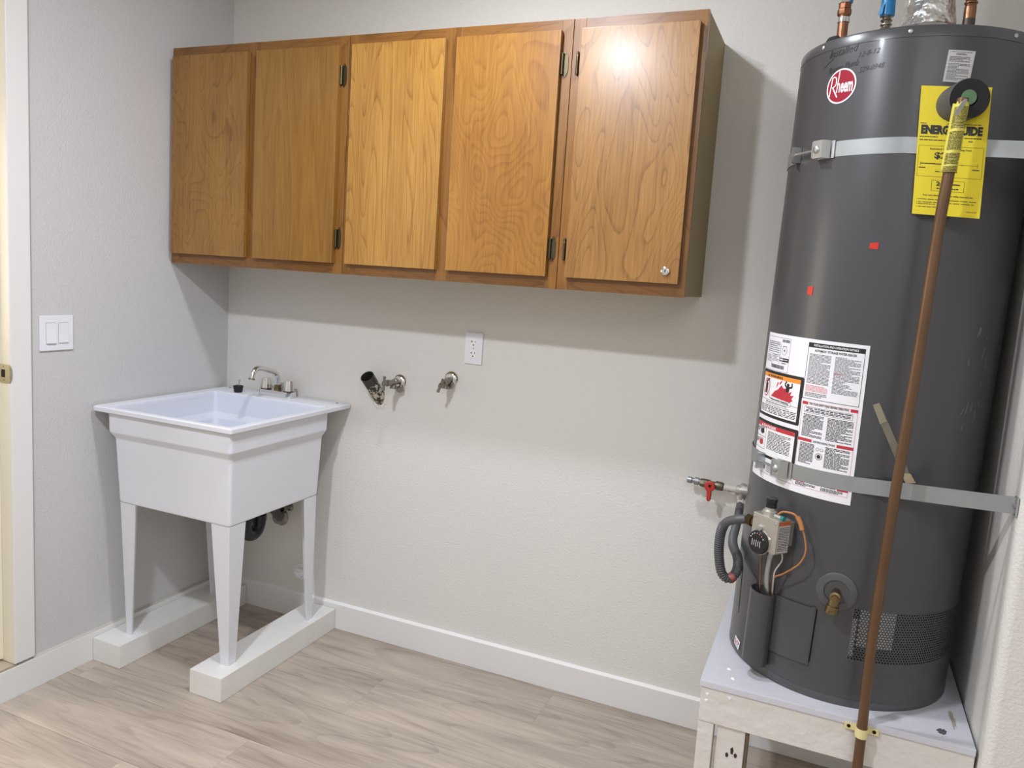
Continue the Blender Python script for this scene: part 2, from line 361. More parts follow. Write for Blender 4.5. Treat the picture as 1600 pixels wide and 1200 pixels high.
def cabinet(x0, x1, doors, label, mids, hin, side_mat=None, lefts=.036, rights=.036):
    t = thing('wall_cabinet', label, 'cabinet', (x0, 0, ZB), 'cherry veneer cabinets hung in a row on the back wall'); g = .0007
    c = MB(); c.box(x0 + g, x0 + .016, CD + .019, -.001, ZB + .003, ZT - .002); c.box(x1 - .016, x1 - g, CD + .019, -.001, ZB + .003, ZT - .002)
    c.box(x0 + .016, x1 - .016, CD + .019, -.001, ZB + .004, ZB + .022); c.box(x0 + .016, x1 - .016, CD + .019, -.001, ZT - .02, ZT - .003)
    c.box(x0 + .016, x1 - .016, -.007, -.001, ZB + .022, ZT - .02)
    c.build('case', side_mat or olive, t, smooth=0)
    st = [(x0 + g, x0 + lefts)] + [(a, b) for a, b in mids] + [(x1 - rights, x1 - g)]
    for a, b in st: MB().box(a, b, CD, CD + .019, ZB, ZT, bev=.0008).build('stile', frame_w, t)
    for i in range(len(st) - 1):
        a = st[i][1]; b = st[i + 1][0]
        MB().box(a, b, CD + .0003, CD + .019, ZT - .045, ZT - .0003, bev=.0006).build('rail', frame_x, t)
        MB().box(a, b, CD + .0003, CD + .019, ZB + .0003, ZB + .045, bev=.0006).build('rail', frame_x, t)
    for (a, b, m) in doors:
        dz = random.uniform(-.001, .001)
        d = MB().box(a, b, CD - .019, CD - .0012, DB + dz, DT + dz, bev=.0012).build('door', m, t)
        if m is dw[4]:
            k = MB().lathe([(0, .0115), (.003, .0125), (.006, .0115), (.0075, .009), (.0075, .007), (.0068, .007), (.0068, 0)], (1.876, CD - .019, 1.498), (0, -1, 0), 28).build('lock', chrome, d)
            k['label'] = 'round chrome cam lock with a vertical key slot'
            MB().box(1.8748, 1.8772, CD - .0266, CD - .0258, 1.494, 1.502).build('key_slot', dark, k)
    for x, s in hin:
        for z in (2.077, 1.546): hinge(t, x, z, s)
    return t
cabinet(.003, .775, [(.019, .3655, dw[0]), (.404, .7455, dw[1])], 'left cherry wall cabinet in the room corner above the utility sink, two doors', [(.355, .414)], [(.7455, 1)])
cabinet(.7755, 1.547, [(.796, 1.139, dw[2]), (1.178, 1.516, dw[3])], 'middle cherry wall cabinet with two golden doors, above the black standpipe', [(1.13, 1.187)], [(1.516, 1)])
c3 = cabinet(1.5475, 1.9305, [(1.577, 1.9125, dw[4])], 'right narrow cherry wall cabinet with one door and a chrome lock', [], [])
for z in (2.077, 1.546):      # slim wrap hinges on the last door
    h = MB().tube([(1.5665, CD - .006, z - .033), (1.5665, CD - .006, z - .03), (1.5665, CD - .006, z + .03), (1.5665, CD - .006, z + .033)], [.002, .0042, .0042, .002], 10)
    h.box(1.5665, 1.577, CD - .0022, CD - .0006, z - .027, z + .027)
    o = h.build('hinge', hingem, c3); MB().lathe([(0, .0046), (.006, .0046)], (1.5665, CD - .006, z + .018), (0, 0, 1), 10).build('knuckle', brass, o)
MB().box(1.926, 1.9303, CD + .0005, CD + .0125, ZB + .001, ZT - .001).build('edge_strip', frame_w, c3)

# ------------------------------------------------------------------ laundry sink
def rect_ring(x0, x1, y0, y1, z, r=.02, n=5):
    out = []
    for cx, cy, a0 in ((x1 - r, y1 - r, 0), (x0 + r, y1 - r, 90), (x0 + r, y0 + r, 180), (x1 - r, y0 + r, 270)):
        for k in range(n + 1):
            a = rad(a0 + 90 * k / n); out.append((cx + r * cos(a), cy + r * sin(a), z))
    return out
sk = thing('utility_sink', 'white plastic laundry sink on four tapered legs in the corner', 'sink', (.33, -.33, .085))
b = MB(); RZt = .923
outer = [(.092, .586, -.600, -.143, .588, .012), (.0895, .5885, -.6025, -.141, .594, .012), (.080, .598, -.612, -.134, .812, .012), (.078, .600, -.614, -.132, .818, .012),
         (.070, .610, -.626, -.126, .836, .012), (.068, .612, -.628, -.125, .842, .012), (.067, .613, -.629, -.124, .905, .012)]
inner = [(.062, .600, -.620, -.128, .9225, .018), (.065, .597, -.617, -.131, .912, .012), (.071, .591, -.611, -.137, .846, .014), (.074, .588, -.608, -.140, .840, .014), (.088, .574, -.594, -.154, .826, .018), (.092, .570, -.590, -.158, .818, .02), (.118, .545, -.565, -.185, .632, .05), (.14, .52, -.54, -.21, .620, .05)]
b.loft([rect_ring(x0, x1, y0, y1, z, r) for x0, x1, y0, y1, z, r in outer], cap1=False)
b.loft([rect_ring(*p[:5], p[5]) for p in inner], mi=1, cap0=False)
b.build('basin', [sinkm, sinkin], sk)
# rim: frame with rolled lip, wider deck at the back
r_ = MB(); R_in = rect_ring(.0625, .6005, -.6205, -.128, RZt, .012)
def rimring(d, z, r=.006): return rect_ring(.014 + d, .626 - d, -.643 + d, -.001 - d, z, r)
rin_t = rect_ring(.0635, .5985, -.6185, -.130, .914, .012)
r_.loft([rin_t, R_in, rect_ring(.060, .603, -.623, -.126, .9255, .012), rimring(.004, .9255), rimring(.0, .9215), rimring(.0, .909), rimring(.004, .906), rect_ring(.066, .614, -.630, -.123, .905, .02)], cap0=False, cap1=False)
r_.build('rim', sinkm, sk)
def leg(cx, cy, fx, fy, sx, sy, wt, wb):
    """hollow angle leg: outer corner runs from (cx,cy) under the basin to (fx,fy) at the foot"""
    t = .004; rings = []
    for (x, y, z, w) in ((cx, cy, .5862, wt), (fx, fy, .0855, wb)):
        q = .006
        rings.append([(x + sx * w, y, z), (x + sx * q, y, z), (x + sx * q * .3, y + sy * q * .3, z), (x, y + sy * q, z), (x, y + sy * w, z), (x + sx * t, y + sy * w, z), (x + sx * (t + .002), y + sy * (t + .002), z), (x + sx * w, y + sy * t, z)])
    m = MB().loft(rings)
    m.box(min(fx, fx + sx * wb) + .001, max(fx, fx + sx * wb) - .001, min(fy, fy + sy * wb) + .001, max(fy, fy + sy * wb) - .001, .0852, .0885)
    m.build('leg', sinkm, sk)
leg(.586, -.600, .562, -.566, -1, 1, .076, .034)
leg(.092, -.600, .084, -.566, 1, 1, .074, .028)
leg(.586, -.143, .573, -.130, -1, -1, .074, .030)
leg(.092, -.143, .084, -.130, 1, -1, .074, .030)
MB().lathe([(0, .04), (.002, .042), (.004, .038)], (.33, -.375, .6195), (0, 0, 1), 24).build('drain_ring', chrome, sk)
for x, y in ((.585, -.035), (.05, -.035)): MB().lathe([(0, .0045), (.001, .0045)], (x, y, .9253), (0, 0, 1), 12).build('screw_hole', dark, sk)

# faucet on the deck
fc = thing('laundry_faucet', 'chrome two-handle faucet with curved spout on the sink deck', 'faucet', (.320, -.062, .9255)); FX = .320
b = MB(); b.loft([rect_ring(FX - .082 + i, FX + .084 - i, -.092 + i, -.040 - i, z, .022) for i, z in ((0, .9256), (0, .946), (.003, .950))]); b.build('base', chrome, fc)
for x in (FX - .056, FX + .056):
    MB().lathe([(0, .021), (.003, .021)], (x, -.065, .950), (0, 0, 1), 20).build('collar', blackp, fc)
    pr = []
    for z, r in ((.9535, .0215), (.965, .0205), (.988, .0175), (.993, .0155), (.9945, .010)):
        pr.append([(x + (r * (1 + .06 * cos(8 * a))) * cos(a), -.065 + (r * (1 + .06 * cos(8 * a))) * sin(a), z) for a in [2 * pi * k / 48 for k in range(48)]])
    MB().loft(pr).build('handle', chrome, fc)
MB().lathe([(0, .015), (.008, .015), (.009, .0135), (.02, .0135), (.022, .011)], (FX, -.063, .950), (0, 0, 1), 8).build('swivel_nut', brass, fc)
P = catmull([(FX, -.063, .968), (FX, -.064, .992), (FX, -.070, 1.012), (FX, -.088, 1.025), (FX, -.125, 1.036), (FX, -.165, 1.046), (FX, -.190, 1.044), (FX, -.205, 1.030), (FX, -.212, 1.010)], 5)
MB().tube(P, .0098, 16).build('spout', chrome, fc)
MB().lathe([(0, .0088), (.001, .0125), (.007, .0125), (.007, .009)], (FX, -.2115, 1.012), (0, -.2, -1), 18).build('aerator', dullchrome, fc)
# plug
pg = thing('sink_plug', 'small black rubber sink plug with a screw standing on the sink deck', 'plug', (.153, -.100, .9257))
MB().lathe([(0, .015), (.004, .0165), (.022, .0195), (.026, .0195), (.027, .017)], (.153, -.100, .9257), (0, 0, 1), 22).build('stopper', mat('black_rubber', (.012, .012, .012), .6), pg)
MB().lathe([(0, .002), (.020, .002), (.021, .0045), (.024, .004)], (.156, -.100, .952), (.15, 0, 1), 12).build('screw', galv, pg)

# blocks
def block(x0, x1, y0, y1, label):
    o = MB().box(x0, x1, y0, y1, 0.0002, .0848, bev=.0025).build('timber_block', blockm, loc=((x0 + x1) / 2, (y0 + y1) / 2, 0))
    return tag(o, label, 'wood block', 'white timber blocks under the sink legs')
block(.4635, .6, -.638, -.016, 'white painted timber block on the floor under the right sink legs')
lb = block(.0155, .146, -.645, -.016, 'white painted timber block under the left sink legs, against the wall baseboard')

# drain trap, cleanout
tr = thing('drain_trap', 'black P-trap hanging below the laundry sink', 'drain pipe', (.40, -.30, .43))
P = catmull([(.405, -.325, .587), (.405, -.325, .50), (.405, -.323, .470), (.405, -.309, .445), (.405, -.285, .436), (.405, -.262, .445), (.404, -.248, .470), (.402, -.246, .50)], 6)
MB().tube(P, .0235, 18).build('trap_bend', blackp, tr)
P = catmull([(.402, -.246, .49), (.401, -.236, .515), (.392, -.195, .525), (.37, -.14, .50), (.335, -.06, .44), (.305, -.012, .412)], 6)
MB().tube(P, .019, 18).build('trap_arm', blackp, tr)
MB().lathe([(0, .027), (.024, .027)], (.405, -.325, .49), (0, 0, 1), 12).build('slip_nut', blackp, tr)
MB().lathe([(0, .027), (.024, .027)], (.402, -.246, .478), (0, 0, 1), 12).build('slip_nut', blackp, tr)
es = MB().lathe([(0, .037), (.003, .037), (.010, .030), (.022, .027), (.022, .020)], (.303, -.001, .410), (0, -1, 0), 24).build('wall_collar', clearp, tr)
es['label'] = 'dull shiny wall collar with wrinkled cover'
for x, z, s in ((.272, .455, '.'), (.345, .46, '.')):
    v = thing('stop_valve', ('left' if x < .3 else 'right') + ' small chrome stop valve on the wall behind the trap', 'valve', (x, 0, z))
    MB().lathe([(0, .018), (.003, .017), (.006, .009), (.03, .008), (.03, .011), (.045, .011), (.046, .004)], (x, -.001, z), (0, -1, 0), 16).build('valve_body', dullchrome, v)
    MB().tube([(x, -.038, z), (x, -.038, z + .03)], .006, 10).build('outlet', dullchrome, v)
cl = thing('cleanout_cap', 'white round cleanout cap low on the wall behind the sink leg', 'pipe cap', (.414, 0, .197))
MB().lathe([(0, .034), (.002, .033), (.004, .026)], (.414, -.0005, .197), (0, -1, 0), 24).build('escutcheon', whitep, cl)
MB().lathe([(0, .020), (.018, .020), (.020, .017), (.020, 0)], (.414, -.004, .195), (0, -1, 0), 18).build('plug', whitep, cl)
MB().box(.407, .421, -.030, -.024, .190, .202).build('square_head', whitep, cl)

# ------------------------------------------------------------------ wall plumbing, outlet, switch
sp_ = thing('standpipe', 'open black washer drain standpipe leaning out of the wall, smeared with paint', 'pipe', (.755, 0, .965))
a = Vector((.757, .02, .945)); bq = Vector((.748, -.082, 1.053)); d = (bq - a).normalized(); Ln = (bq - a).length
MB().lathe([(0, .0255), (Ln * .80, .0255)], a, d, 28, cap=False).build('smeared_pipe', absw, sp_)
MB().lathe([(Ln * .78, .0262), (Ln, .0262), (Ln, .0228), (Ln * .3, .0228), (Ln * .3, 0)], a, d, 28, cap=False).build('pipe_mouth', absm, sp_)
MB().lathe([(Ln * .5, .0224), (Ln * .5, 0)], a, d, 20, cap=False).build('dark_bore', dark, sp_)
pc = MB(); ring1 = []; ring2 = []; random.seed(3)
for k in range(28):
    t = 2 * pi * k / 28; j = random.uniform(.9, 1.25)
    ring1.append((.757 + .032 * j * cos(t), -.0006, .962 + .042 * j * sin(t))); ring2.append((.757 + .025 * cos(t), -.006, .962 + .034 * sin(t)))
pc.loft([ring1, ring2]); pc.build('patch_ring', mat('rough_patch', (.72, .70, .64), .8, bump=(90, .9, .003)), sp_)
def washer_valve(x, z, hx, hz, hy, ang, label):
    v = thing('washer_valve', label, 'valve', (x, 0, z), 'washing machine supply valves')
    f = MB().lathe([(0, .027), (.002, .028), (.005, .0265), (.011, .021), (.013, .0135), (.013, .010)], (x, -.0006, z), (0, -1, 0), 28); f.build('flange', chrome, v)
    A = Vector((x, 0, z)); B = Vector((hx, -hy, hz)); d = (B - A).normalized(); L = (B - A).length
    MB().lathe([(.008, .0095), (.030, .0095), (.031, .0125), (.044, .0125), (.045, .0105), (L - .034, .0105), (L - .032, .0125), (L - .020, .0125), (L - .019, .008), (L - .006, .0065), (L - .006, .004), (L + .002, .004)], A, d, 12).build('valve_body', dullchrome, v)
    q = A + d * .040
    MB().lathe([(0, .009), (.014, .009), (.015, .0135), (.026, .0135), (.026, .009)], q, (0, -.25, -1), 18).build('hose_outlet', dullchrome, v)
    h = MB(); u = Vector((sin(ang), 0, cos(ang)))
    h.lathe([(-.027, .0035), (-.024, .0062), (-.016, .0048), (-.008, .0048), (-.006, .0082), (.006, .0082), (.008, .0048), (.016, .0048), (.024, .0062), (.027, .0035)], B, u, 14)
    h.build('tee_handle', dullchrome, v)
    return v
wv = washer_valve(.841, 1.037, .842, 1.040, .113, rad(4), 'left washer valve beside the black standpipe, handle upright')
MB().lathe([(0, .013), (.012, .013), (.013, .009)], (.853, -.012, 1.012), (.1, -1, -.2), 16).build('side_plug', dullchrome, wv)
w2 = washer_valve(1.058, 1.072, 1.058, 1.054, .082, rad(22), 'right washer valve alone below the outlet, handle tilted')
MB().lathe([(0, .0105), (.014, .0105), (.015, .007)], (1.066, -.012, 1.050), (.1, -1, -.3), 16).build('side_plug', dullchrome, w2)

ou = thing('wall_outlet', 'white double power outlet on the back wall under the cabinets', 'outlet', (1.143, 0, 1.191)); ox, oz = 1.143, 1.191
MB().box(ox - .035, ox + .035, -.0065, -.0003, oz - .057, oz + .057, bev=.0022).build('cover_plate', whitep, ou)
for dz in (.0205, -.0205):
    pr = [(cos(t) * .0165, max(-.0135, min(.0135, sin(t) * .0165))) for t in [2 * pi * k / 32 for k in range(32)]]
    MB().loft([[(ox + a * .97, -.0062, oz + dz + bb * .97) for a, bb in pr], [(ox + a, -.0079, oz + dz + bb) for a, bb in pr]]).build('receptacle', mat('outlet_face', (.88, .87, .86), .35), ou)
    s = MB(); y0, y1 = -.0085, -.0078
    s.box(ox - .0072, ox - .0052, y0, y1, oz + dz + .0005, oz + dz + .008); s.box(ox - .0108, ox - .0072, y0, y1, oz + dz + .0035, oz + dz + .0055)
    s.box(ox + .0052, ox + .0070, y0, y1, oz + dz + .001, oz + dz + .0075); s.lathe([(0, .0026), (.0007, .0026)], (ox, y1, oz + dz - .0075), (0, -1, 0), 12)
    s.build('slots', dark, ou)
MB().lathe([(0, .0028), (.001, .0022)], (ox, -.0065, oz), (0, -1, 0), 10).build('screw', galv, ou)
sw = thing('light_switch', 'white double rocker light switch on the left wall by the door trim', 'switch', (0, -.7655, 1.179)); sy_, sz_ = -.7655, 1.179
MB().box(.0003, .0065, sy_ - .058, sy_ + .058, sz_ - .057, sz_ + .057, bev=.0022).build('cover_plate', whitep, sw)
for k, dy in enumerate((-.0215, .0215)):
    MB().box(.0060, .0068, sy_ + dy - .0172, sy_ + dy + .0172, sz_ - .034, sz_ + .034).build('rocker_gap', mat('shade_gap', (.30, .30, .32), .8), sw)
    x1, x2 = ((.0078, .0125) if k == 0 else (.0078, .0098))
    rk = MB().loft([[(.0062, sy_ + dy - .0162, z), (x, sy_ + dy - .0162, z), (x, sy_ + dy + .0162, z), (.0062, sy_ + dy + .0162, z)] for z, x in ((sz_ - .0325, x2), (sz_, (x1 + x2) / 2 - .001), (sz_ + .0325, x1))])
    rk.build('rocker', whitep, sw, smooth=0)

# ------------------------------------------------------------------ heater stand
st = thing('heater_stand', 'white painted wooden platform carrying the grey water heater', 'platform', (2.41, -.32, 0)); SZ = .507
MB().box(2.117, 2.706, -.645, -.003, SZ - .017, SZ - .0005, bev=.0015).build('top_board', topm, st)
def blot(cx, cy, rx, ry, m, seed, name):
    rn = random.Random(seed); n = 18; v = [(cx + rx * (1 + rn.uniform(-.3, .3)) * cos(2 * pi * k / n), cy + ry * (1 + rn.uniform(-.3, .3)) * sin(2 * pi * k / n)) for k in range(n)]
    MB().loft([[(x, y, SZ - .0006) for x, y in v], [(x, y, SZ - .0002) for x, y in v]]).build(name, m, st, smooth=0)
blot(2.645, -.60, .010, .014, mat('dark_chip', (.09, .09, .10), .7, var=(90, .5)), 1, 'paint_chip')
blot(2.674, -.53, .005, .045, mat('brown_smear', (.38, .34, .27), .6, var=(60, .4)), 2, 'stain')
for x, y, z_ in ((2.175, -.555, 3), (2.19, -.60, 4)): MB().lathe([(0, .006), (.002, .004), (.003, .001)], (x, y, SZ - .0005), (0, 0, 1), 9).build('plaster_crumb', caulk, st)
MB().box(2.121, 2.706, -.641, -.603, SZ - .107, SZ - .0175, bev=.002).build('skirt_board', standm, st)
MB().box(2.121, 2.159, -.640, -.603, 0, SZ - .108, bev=.002).build('post', standm, st)
MB().box(2.168, 2.234, -.634, -.596, 0, SZ - .108, bev=.002).build('post', standm, st)
MB().box(2.2355, 2.2405, -.624, -.565, 0, SZ - .109).build('ply_strip', mat('aged_ply', (.22, .16, .10), .8, var=(30, .5)), st)
MB().box(2.121, 2.159, -.602, -.04, SZ - .107, SZ - .0175, bev=.002).build('skirt_board', standm, st)
MB().box(2.668, 2.706, -.602, -.04, SZ - .107, SZ - .0175, bev=.002).build('skirt_board', standm, st)
MB().box(2.159, 2.668, -.078, -.04, SZ - .107, SZ - .0175, bev=.002).build('skirt_board', standm, st)
MB().box(2.121, 2.159, -.078, -.04, 0, SZ - .108, bev=.002).build('post', standm, st)
MB().box(2.668, 2.706, -.078, -.04, 0, SZ - .108, bev=.002).build('post', standm, st)
MB().box(2.668, 2.706, -.640, -.603, 0, SZ - .108, bev=.002).build('post', standm, st)
random.seed(8); rotm = mat('rotten_wood', (.05, .025, .012), .9)
for x, z in ((2.196, .322), (2.207, .333), (2.216, .326)):
    hh = random.uniform(.010, .018); MB().loft([[(x + a, yy, z + b_ * hh) for a, b_ in ((-.003, 0), (.002, -.1), (.004, .5), (.001, 1), (-.004, .7))] for yy in (-.6338, -.6346)]).build('rot_hole', rotm, st, smooth=0)
for x, z in ((2.137, .472), (2.136, .455), (2.19, .476)): MB().lathe([(0, .0045), (.0015, .003)], (x, -.641, z), (0, -1, 0), 10).build('nail_head', caulk, st)

# ------------------------------------------------------------------ water heater (local cylinder coordinates)
TR = .265; TH = 1.53
wh = thing('water_heater', 'tall dark grey gas water heater standing on the white platform', 'water heater', (2.4137, -.335, .507))
wh.rotation_euler = (rad(.11), .0209, 0); ORG[wh.name] = Vector((0, 0, 0))
def cp(th, z, R=TR): t = rad(th); return (R * cos(t), R * sin(t), z)
G0, G1, GZ0, GZ1 = -85.5, -14.5, .118, .243
# jacket with the grille window left open
def jacket(z0, z1, a0, a1, mb, R=TR):
    n = max(2, int(abs(a1 - a0) / 2)); k = len(mb.v)
    vs = [cp(a0 + (a1 - a0) * i / n, z, R) for z in (z0, z1) for i in range(n + 1)]
    mb.add(vs, [(i, i + 1, n + 2 + i, n + 1 + i) for i in range(n)])
j = MB()
jacket(.021, GZ0, -180, 180, j); jacket(GZ1, 1.505, -180, 180, j); jacket(GZ0, GZ1, -180, G0, j); jacket(GZ0, GZ1, G1, 180, j)
o = j.build('jacket', tankm, wh, recalc=False)
bm = bmesh.new(); bm.from_mesh(o.data); bmesh.ops.remove_doubles(bm, verts=bm.verts, dist=1e-5); bm.to_mesh(o.data); bm.free()
MB().lathe([(0, TR - .004), (.0005, TR + .0005), (.014, TR + .0005), (.017, TR - .0015), (.021, TR - .0015), (.021, TR - .03)], (0, 0, .0004), (0, 0, 1), 144, cap=False).build('base_ring', tankt, wh)
MB().lathe([(0, TR - .006), (.0004, TR - .0022), (.0016, TR + .0008), (.020, TR + .0008), (.0245, TR - .001), (.026, TR - .005), (.026, 0)], (0, 0, 1.504), (0, 0, 1), 144, cap=False).build('top_cap', tankt, wh)
for a in (-142.1, -97.6, -51.3, 85, 130, 176):
    c_ = Vector(cp(a, 1.517, TR + .0006)); MB().lathe([(0, .0048), (.0015, .0045), (.003, .002)], c_, Vector(cp(a, 0, 1)), 14).build('cap_screw', galv, wh)
# perforated grille: hexagonal cells with round holes
gr = MB(); p = .0068; dth = math.degrees(p / TR); rowh = p * .866; nr_ = int((GZ1 - GZ0) / rowh); nc = int((G1 - G0) / dth)
for r in range(nr_ + 1):
    zc = GZ0 + rowh * (r + .5); off = .5 * (r % 2)
    for c in range(nc + 1):
        tc_ = G0 + dth * (c + .25 + off)
        if tc_ > G1: continue
        hx = []; hc = []
        for k in range(6):
            for q in (0, .5):
                a = rad(60 * (k + q) + 30); rad_ = p / math.sqrt(3) * (1 if q == 0 else .866)
                x, z = rad_ * cos(a), rad_ * sin(a)
                zz = min(max(zc + z, GZ0), GZ1); tt = min(max(tc_ + math.degrees(x / TR), G0), G1)
                hx.append(cp(tt, zz)); x, z = .0021 * cos(a), .0021 * sin(a); hc.append(cp(min(max(tc_ + math.degrees(x / TR), G0), G1), min(max(zc + z, GZ0), GZ1)))
        gr.add(hx + hc, [(k, (k + 1) % 12, 12 + (k + 1) % 12, 12 + k) for k in range(12)])
g = gr.build('perforated_grille', tankm, wh, smooth=60, recalc=False); g['kind'] = 'stuff'
iv = MB(); jacket(GZ0 - .03, GZ1 + .03, G0 - 5, G1 + 5, iv, TR - .035)
jn = MB(); 
iv.build('inner_shield', innerm, wh, recalc=False)
iv = MB(); jacket(.150, GZ1 + .002, -82.5, -65, iv, TR - .0035); iv.build('pale_liner', foilm, wh, recalc=False)
iv = MB(); jacket(.125, .215, -86, -83.4, iv, TR - .0035); iv.build('pale_liner', foilm, wh, recalc=False)

# ---- flat print on the curved jacket
TXT = {}
def text2d(s, bold=0.0, shear=0.0):
    key = (s, bold, shear)
    if key in TXT: return TXT[key]
    cu = bpy.data.curves.new('t', 'FONT'); cu.body = s; cu.offset = bold; cu.shear = shear; cu.resolution_u = 2; cu.fill_mode = 'FRONT'
    ob = bpy.data.objects.new('t', cu); COL.objects.link(ob); dg = bpy.context.evaluated_depsgraph_get(); dg.update()
    me = bpy.data.meshes.new_from_object(ob.evaluated_get(dg)); V = [(v.co.x, v.co.y) for v in me.vertices]; F = [tuple(p.vertices) for p in me.polygons]
    bpy.data.objects.remove(ob); bpy.data.curves.remove(cu); bpy.data.meshes.remove(me)
    x0 = min(v[0] for v in V); x1 = max(v[0] for v in V); y0 = min(v[1] for v in V); y1 = max(v[1] for v in V)
    TXT[key] = ([((x - x0) / (x1 - x0), (y - y0) / (y1 - y0)) for x, y in V], F); return TXT[key]
class Label:
    """u across (0..1), v down (0..1) on a sheet wrapped round the jacket"""
    def __init__(s, TL, TR_, BR, BL, R, inks, mapper=None):
        s.c = (TL, TR_, BR, BL); s.R = R; s.mb = MB(); s.inks = inks; s.mapper = mapper; s.lay = 1
    def pt(s, u, v, h=0):
        if s.mapper: return s.mapper(u, v, h)
        (a0, z0), (a1, z1), (a2, z2), (a3, z3) = s.c
        th = (a0 * (1 - u) + a1 * u) * (1 - v) + (a3 * (1 - u) + a2 * u) * v; z = (z0 * (1 - u) + z1 * u) * (1 - v) + (z3 * (1 - u) + z2 * u) * v
        return cp(th, z, s.R + h)
    def sheet(s, n=36, t=.0006, rag=None):
        mb = MB(); vs = []
        for h in (0, t):
            for v in (0, 1):
                for i in range(n + 1): vs.append(s.pt(i / n, v, h))
        N = n + 1; fs = []
        for i in range(n):
            fs += [(2 * N + i, 2 * N + i + 1, 3 * N + i + 1, 3 * N + i), (i, i + 1, 2 * N + i + 1, 2 * N + i), (N + i, N + i + 1, 3 * N + i + 1, 3 * N + i), (i, N + i, N + i + 1, i + 1)]
        fs += [(0, 2 * N, 3 * N, N), (n, N + n, 3 * N + n, 2 * N + n)]
        return mb.add(vs, fs)
    def rect(s, u0, v0, u1, v1, ink, h=None):
        n = max(1, int(abs(u1 - u0) * 24)); h = h or .001; mi = s.inks.index(ink)
        vs = [s.pt(u0 + (u1 - u0) * i / n, v, h) for v in (v0, v1) for i in range(n + 1)]
        s.mb.add(vs, [(i, i + 1, n + 2 + i, n + 1 + i) for i in range(n)], mi)
    def frame(s, u0, v0, u1, v1, ink, w=.004, h=None, wv=None):
        wv = wv or w
        s.rect(u0, v0, u1, v0 + wv, ink, h); s.rect(u0, v1 - wv, u1, v1, ink, h); s.rect(u0, v0, u0 + w, v1, ink, h); s.rect(u1 - w, v0, u1, v1, ink, h)
    def text(s, t, u0, v0, u1, v1, ink, bold=0, shear=0, h=.0014):
        V, F = text2d(t, bold, shear); s.mb.add([s.pt(u0 + (u1 - u0) * x, v1 + (v0 - v1) * y, h) for x, y in V], F, s.inks.index(ink))
    def para(s, u0, v0, u1, v1, lines, ink, seed=0, fill=.5, h=.001):
        rn = random.Random(seed); dv = (v1 - v0) / lines
        for i in range(lines):
            u = u0; end = u1 if rn.random() < .8 else u0 + (u1 - u0) * rn.uniform(.4, .9)
            while u < end:
                w = (u1 - u0) * rn.uniform(.05, .18); e = min(u + w, end); y = v0 + dv * i
                s.rect(u, y, e, y + dv * fill, ink, h); u = e + (u1 - u0) * .022
    def cells(s, pts):
        us = [p[0] for p in pts]; vs = [p[1] for p in pts]; bm = bmesh.new()
        V = [bm.verts.new((u, v, 0)) for u, v in pts]
        for f in tessellate_polygon([[Vector((u, v, 0)) for u, v in pts]]): bm.faces.new([V[i] for i in f])
        k = math.floor(min(us) / .05) + 1
        while k * .05 < max(us) - 1e-4:
            bmesh.ops.bisect_plane(bm, geom=bm.verts[:] + bm.edges[:] + bm.faces[:], plane_co=(k * .05, 0, 0), plane_no=(1, 0, 0)); k += 1
        bm.verts.index_update(); out = ([(v.co.x, v.co.y) for v in bm.verts], [[v.index for v in f.verts] for f in bm.faces]); bm.free(); return out
    def poly(s, pts, ink, h=.0012):
        V, F = s.cells(pts) if len(pts) > 2 and max(p[0] for p in pts) - min(p[0] for p in pts) > .05 else (pts, [tuple(f) for f in tessellate_polygon([[Vector((u, v, 0)) for u, v in pts]])])
        s.mb.add([s.pt(u, v, h) for u, v in V], F, s.inks.index(ink))
    def ell(s, cu, cv, ru, rv, ink, h=.0012, n=36, inner=0):
        if inner:
            vs = [s.pt(cu + ru * q * cos(2 * pi * k / n), cv + rv * q * sin(2 * pi * k / n), h) for q in (1, inner) for k in range(n)]
            s.mb.add(vs, [(k, (k + 1) % n, n + (k + 1) % n, n + k) for k in range(n)], s.inks.index(ink))
        else: s.poly([(cu + ru * cos(2 * pi * k / n), cv + rv * sin(2 * pi * k / n)) for k in range(n)], ink, h)
    def line(s, pts, w, ink, h=.0012, asp=1.0):
        for (a, b), (c, d) in zip(pts[:-1], pts[1:]):
            L = math.hypot(c - a, (d - b) * asp) or 1; nu, nv = -(d - b) * asp / L * w, (c - a) / L * w / asp
            s.poly([(a + nu, b + nv), (c + nu, d + nv), (c - nu, d - nv), (a - nu, b - nv)], ink, h)
    def done(s, parent, name='print'): return s.mb.build(name, s.inks, parent, smooth=0, recalc=False)

# big instruction sheet
L = Label((-162.3, .846), (-95.5, .846), (-94.3, .479), (-162.6, .479), TR + .0004, [black_i, grey_i, red_i, lred_i, or_i, white_i])
sh = L.sheet().build('instruction_label', paper, wh); sh['label'] = 'large white sheet of warnings and operating instructions'
L.frame(.02, .022, .375, .25, grey_i, .002); L.para(.035, .055, .24, .135, 6, grey_i, 1, .35); L.para(.035, .15, .12, .20, 5, grey_i, 2, .4); L.para(.15, .14, .24, .19, 5, grey_i, 3, .4)
for v in (.065, .08, .095, .11, .138): L.rect(.03, v, .26, v + .0012, grey_i)
L.rect(.135, .138, .138, .22, grey_i); L.rect(.255, .065, .258, .2, grey_i)
rn = random.Random(2); u = .14
while u < .32: w = rn.uniform(.003, .009); L.rect(u, .208, u + w, .232, black_i); u += w + rn.uniform(.003, .006)
u = .27
while u < .365: w = rn.uniform(.003, .009); L.rect(u, .032, u + w, .050, black_i); u += w + rn.uniform(.003, .006)
L.ell(.31, .105, .032, .030, grey_i, inner=.93); L.para(.285, .075, .335, .085, 1, grey_i, 9, .4); L.ell(.31, .105, .008, .008, grey_i)
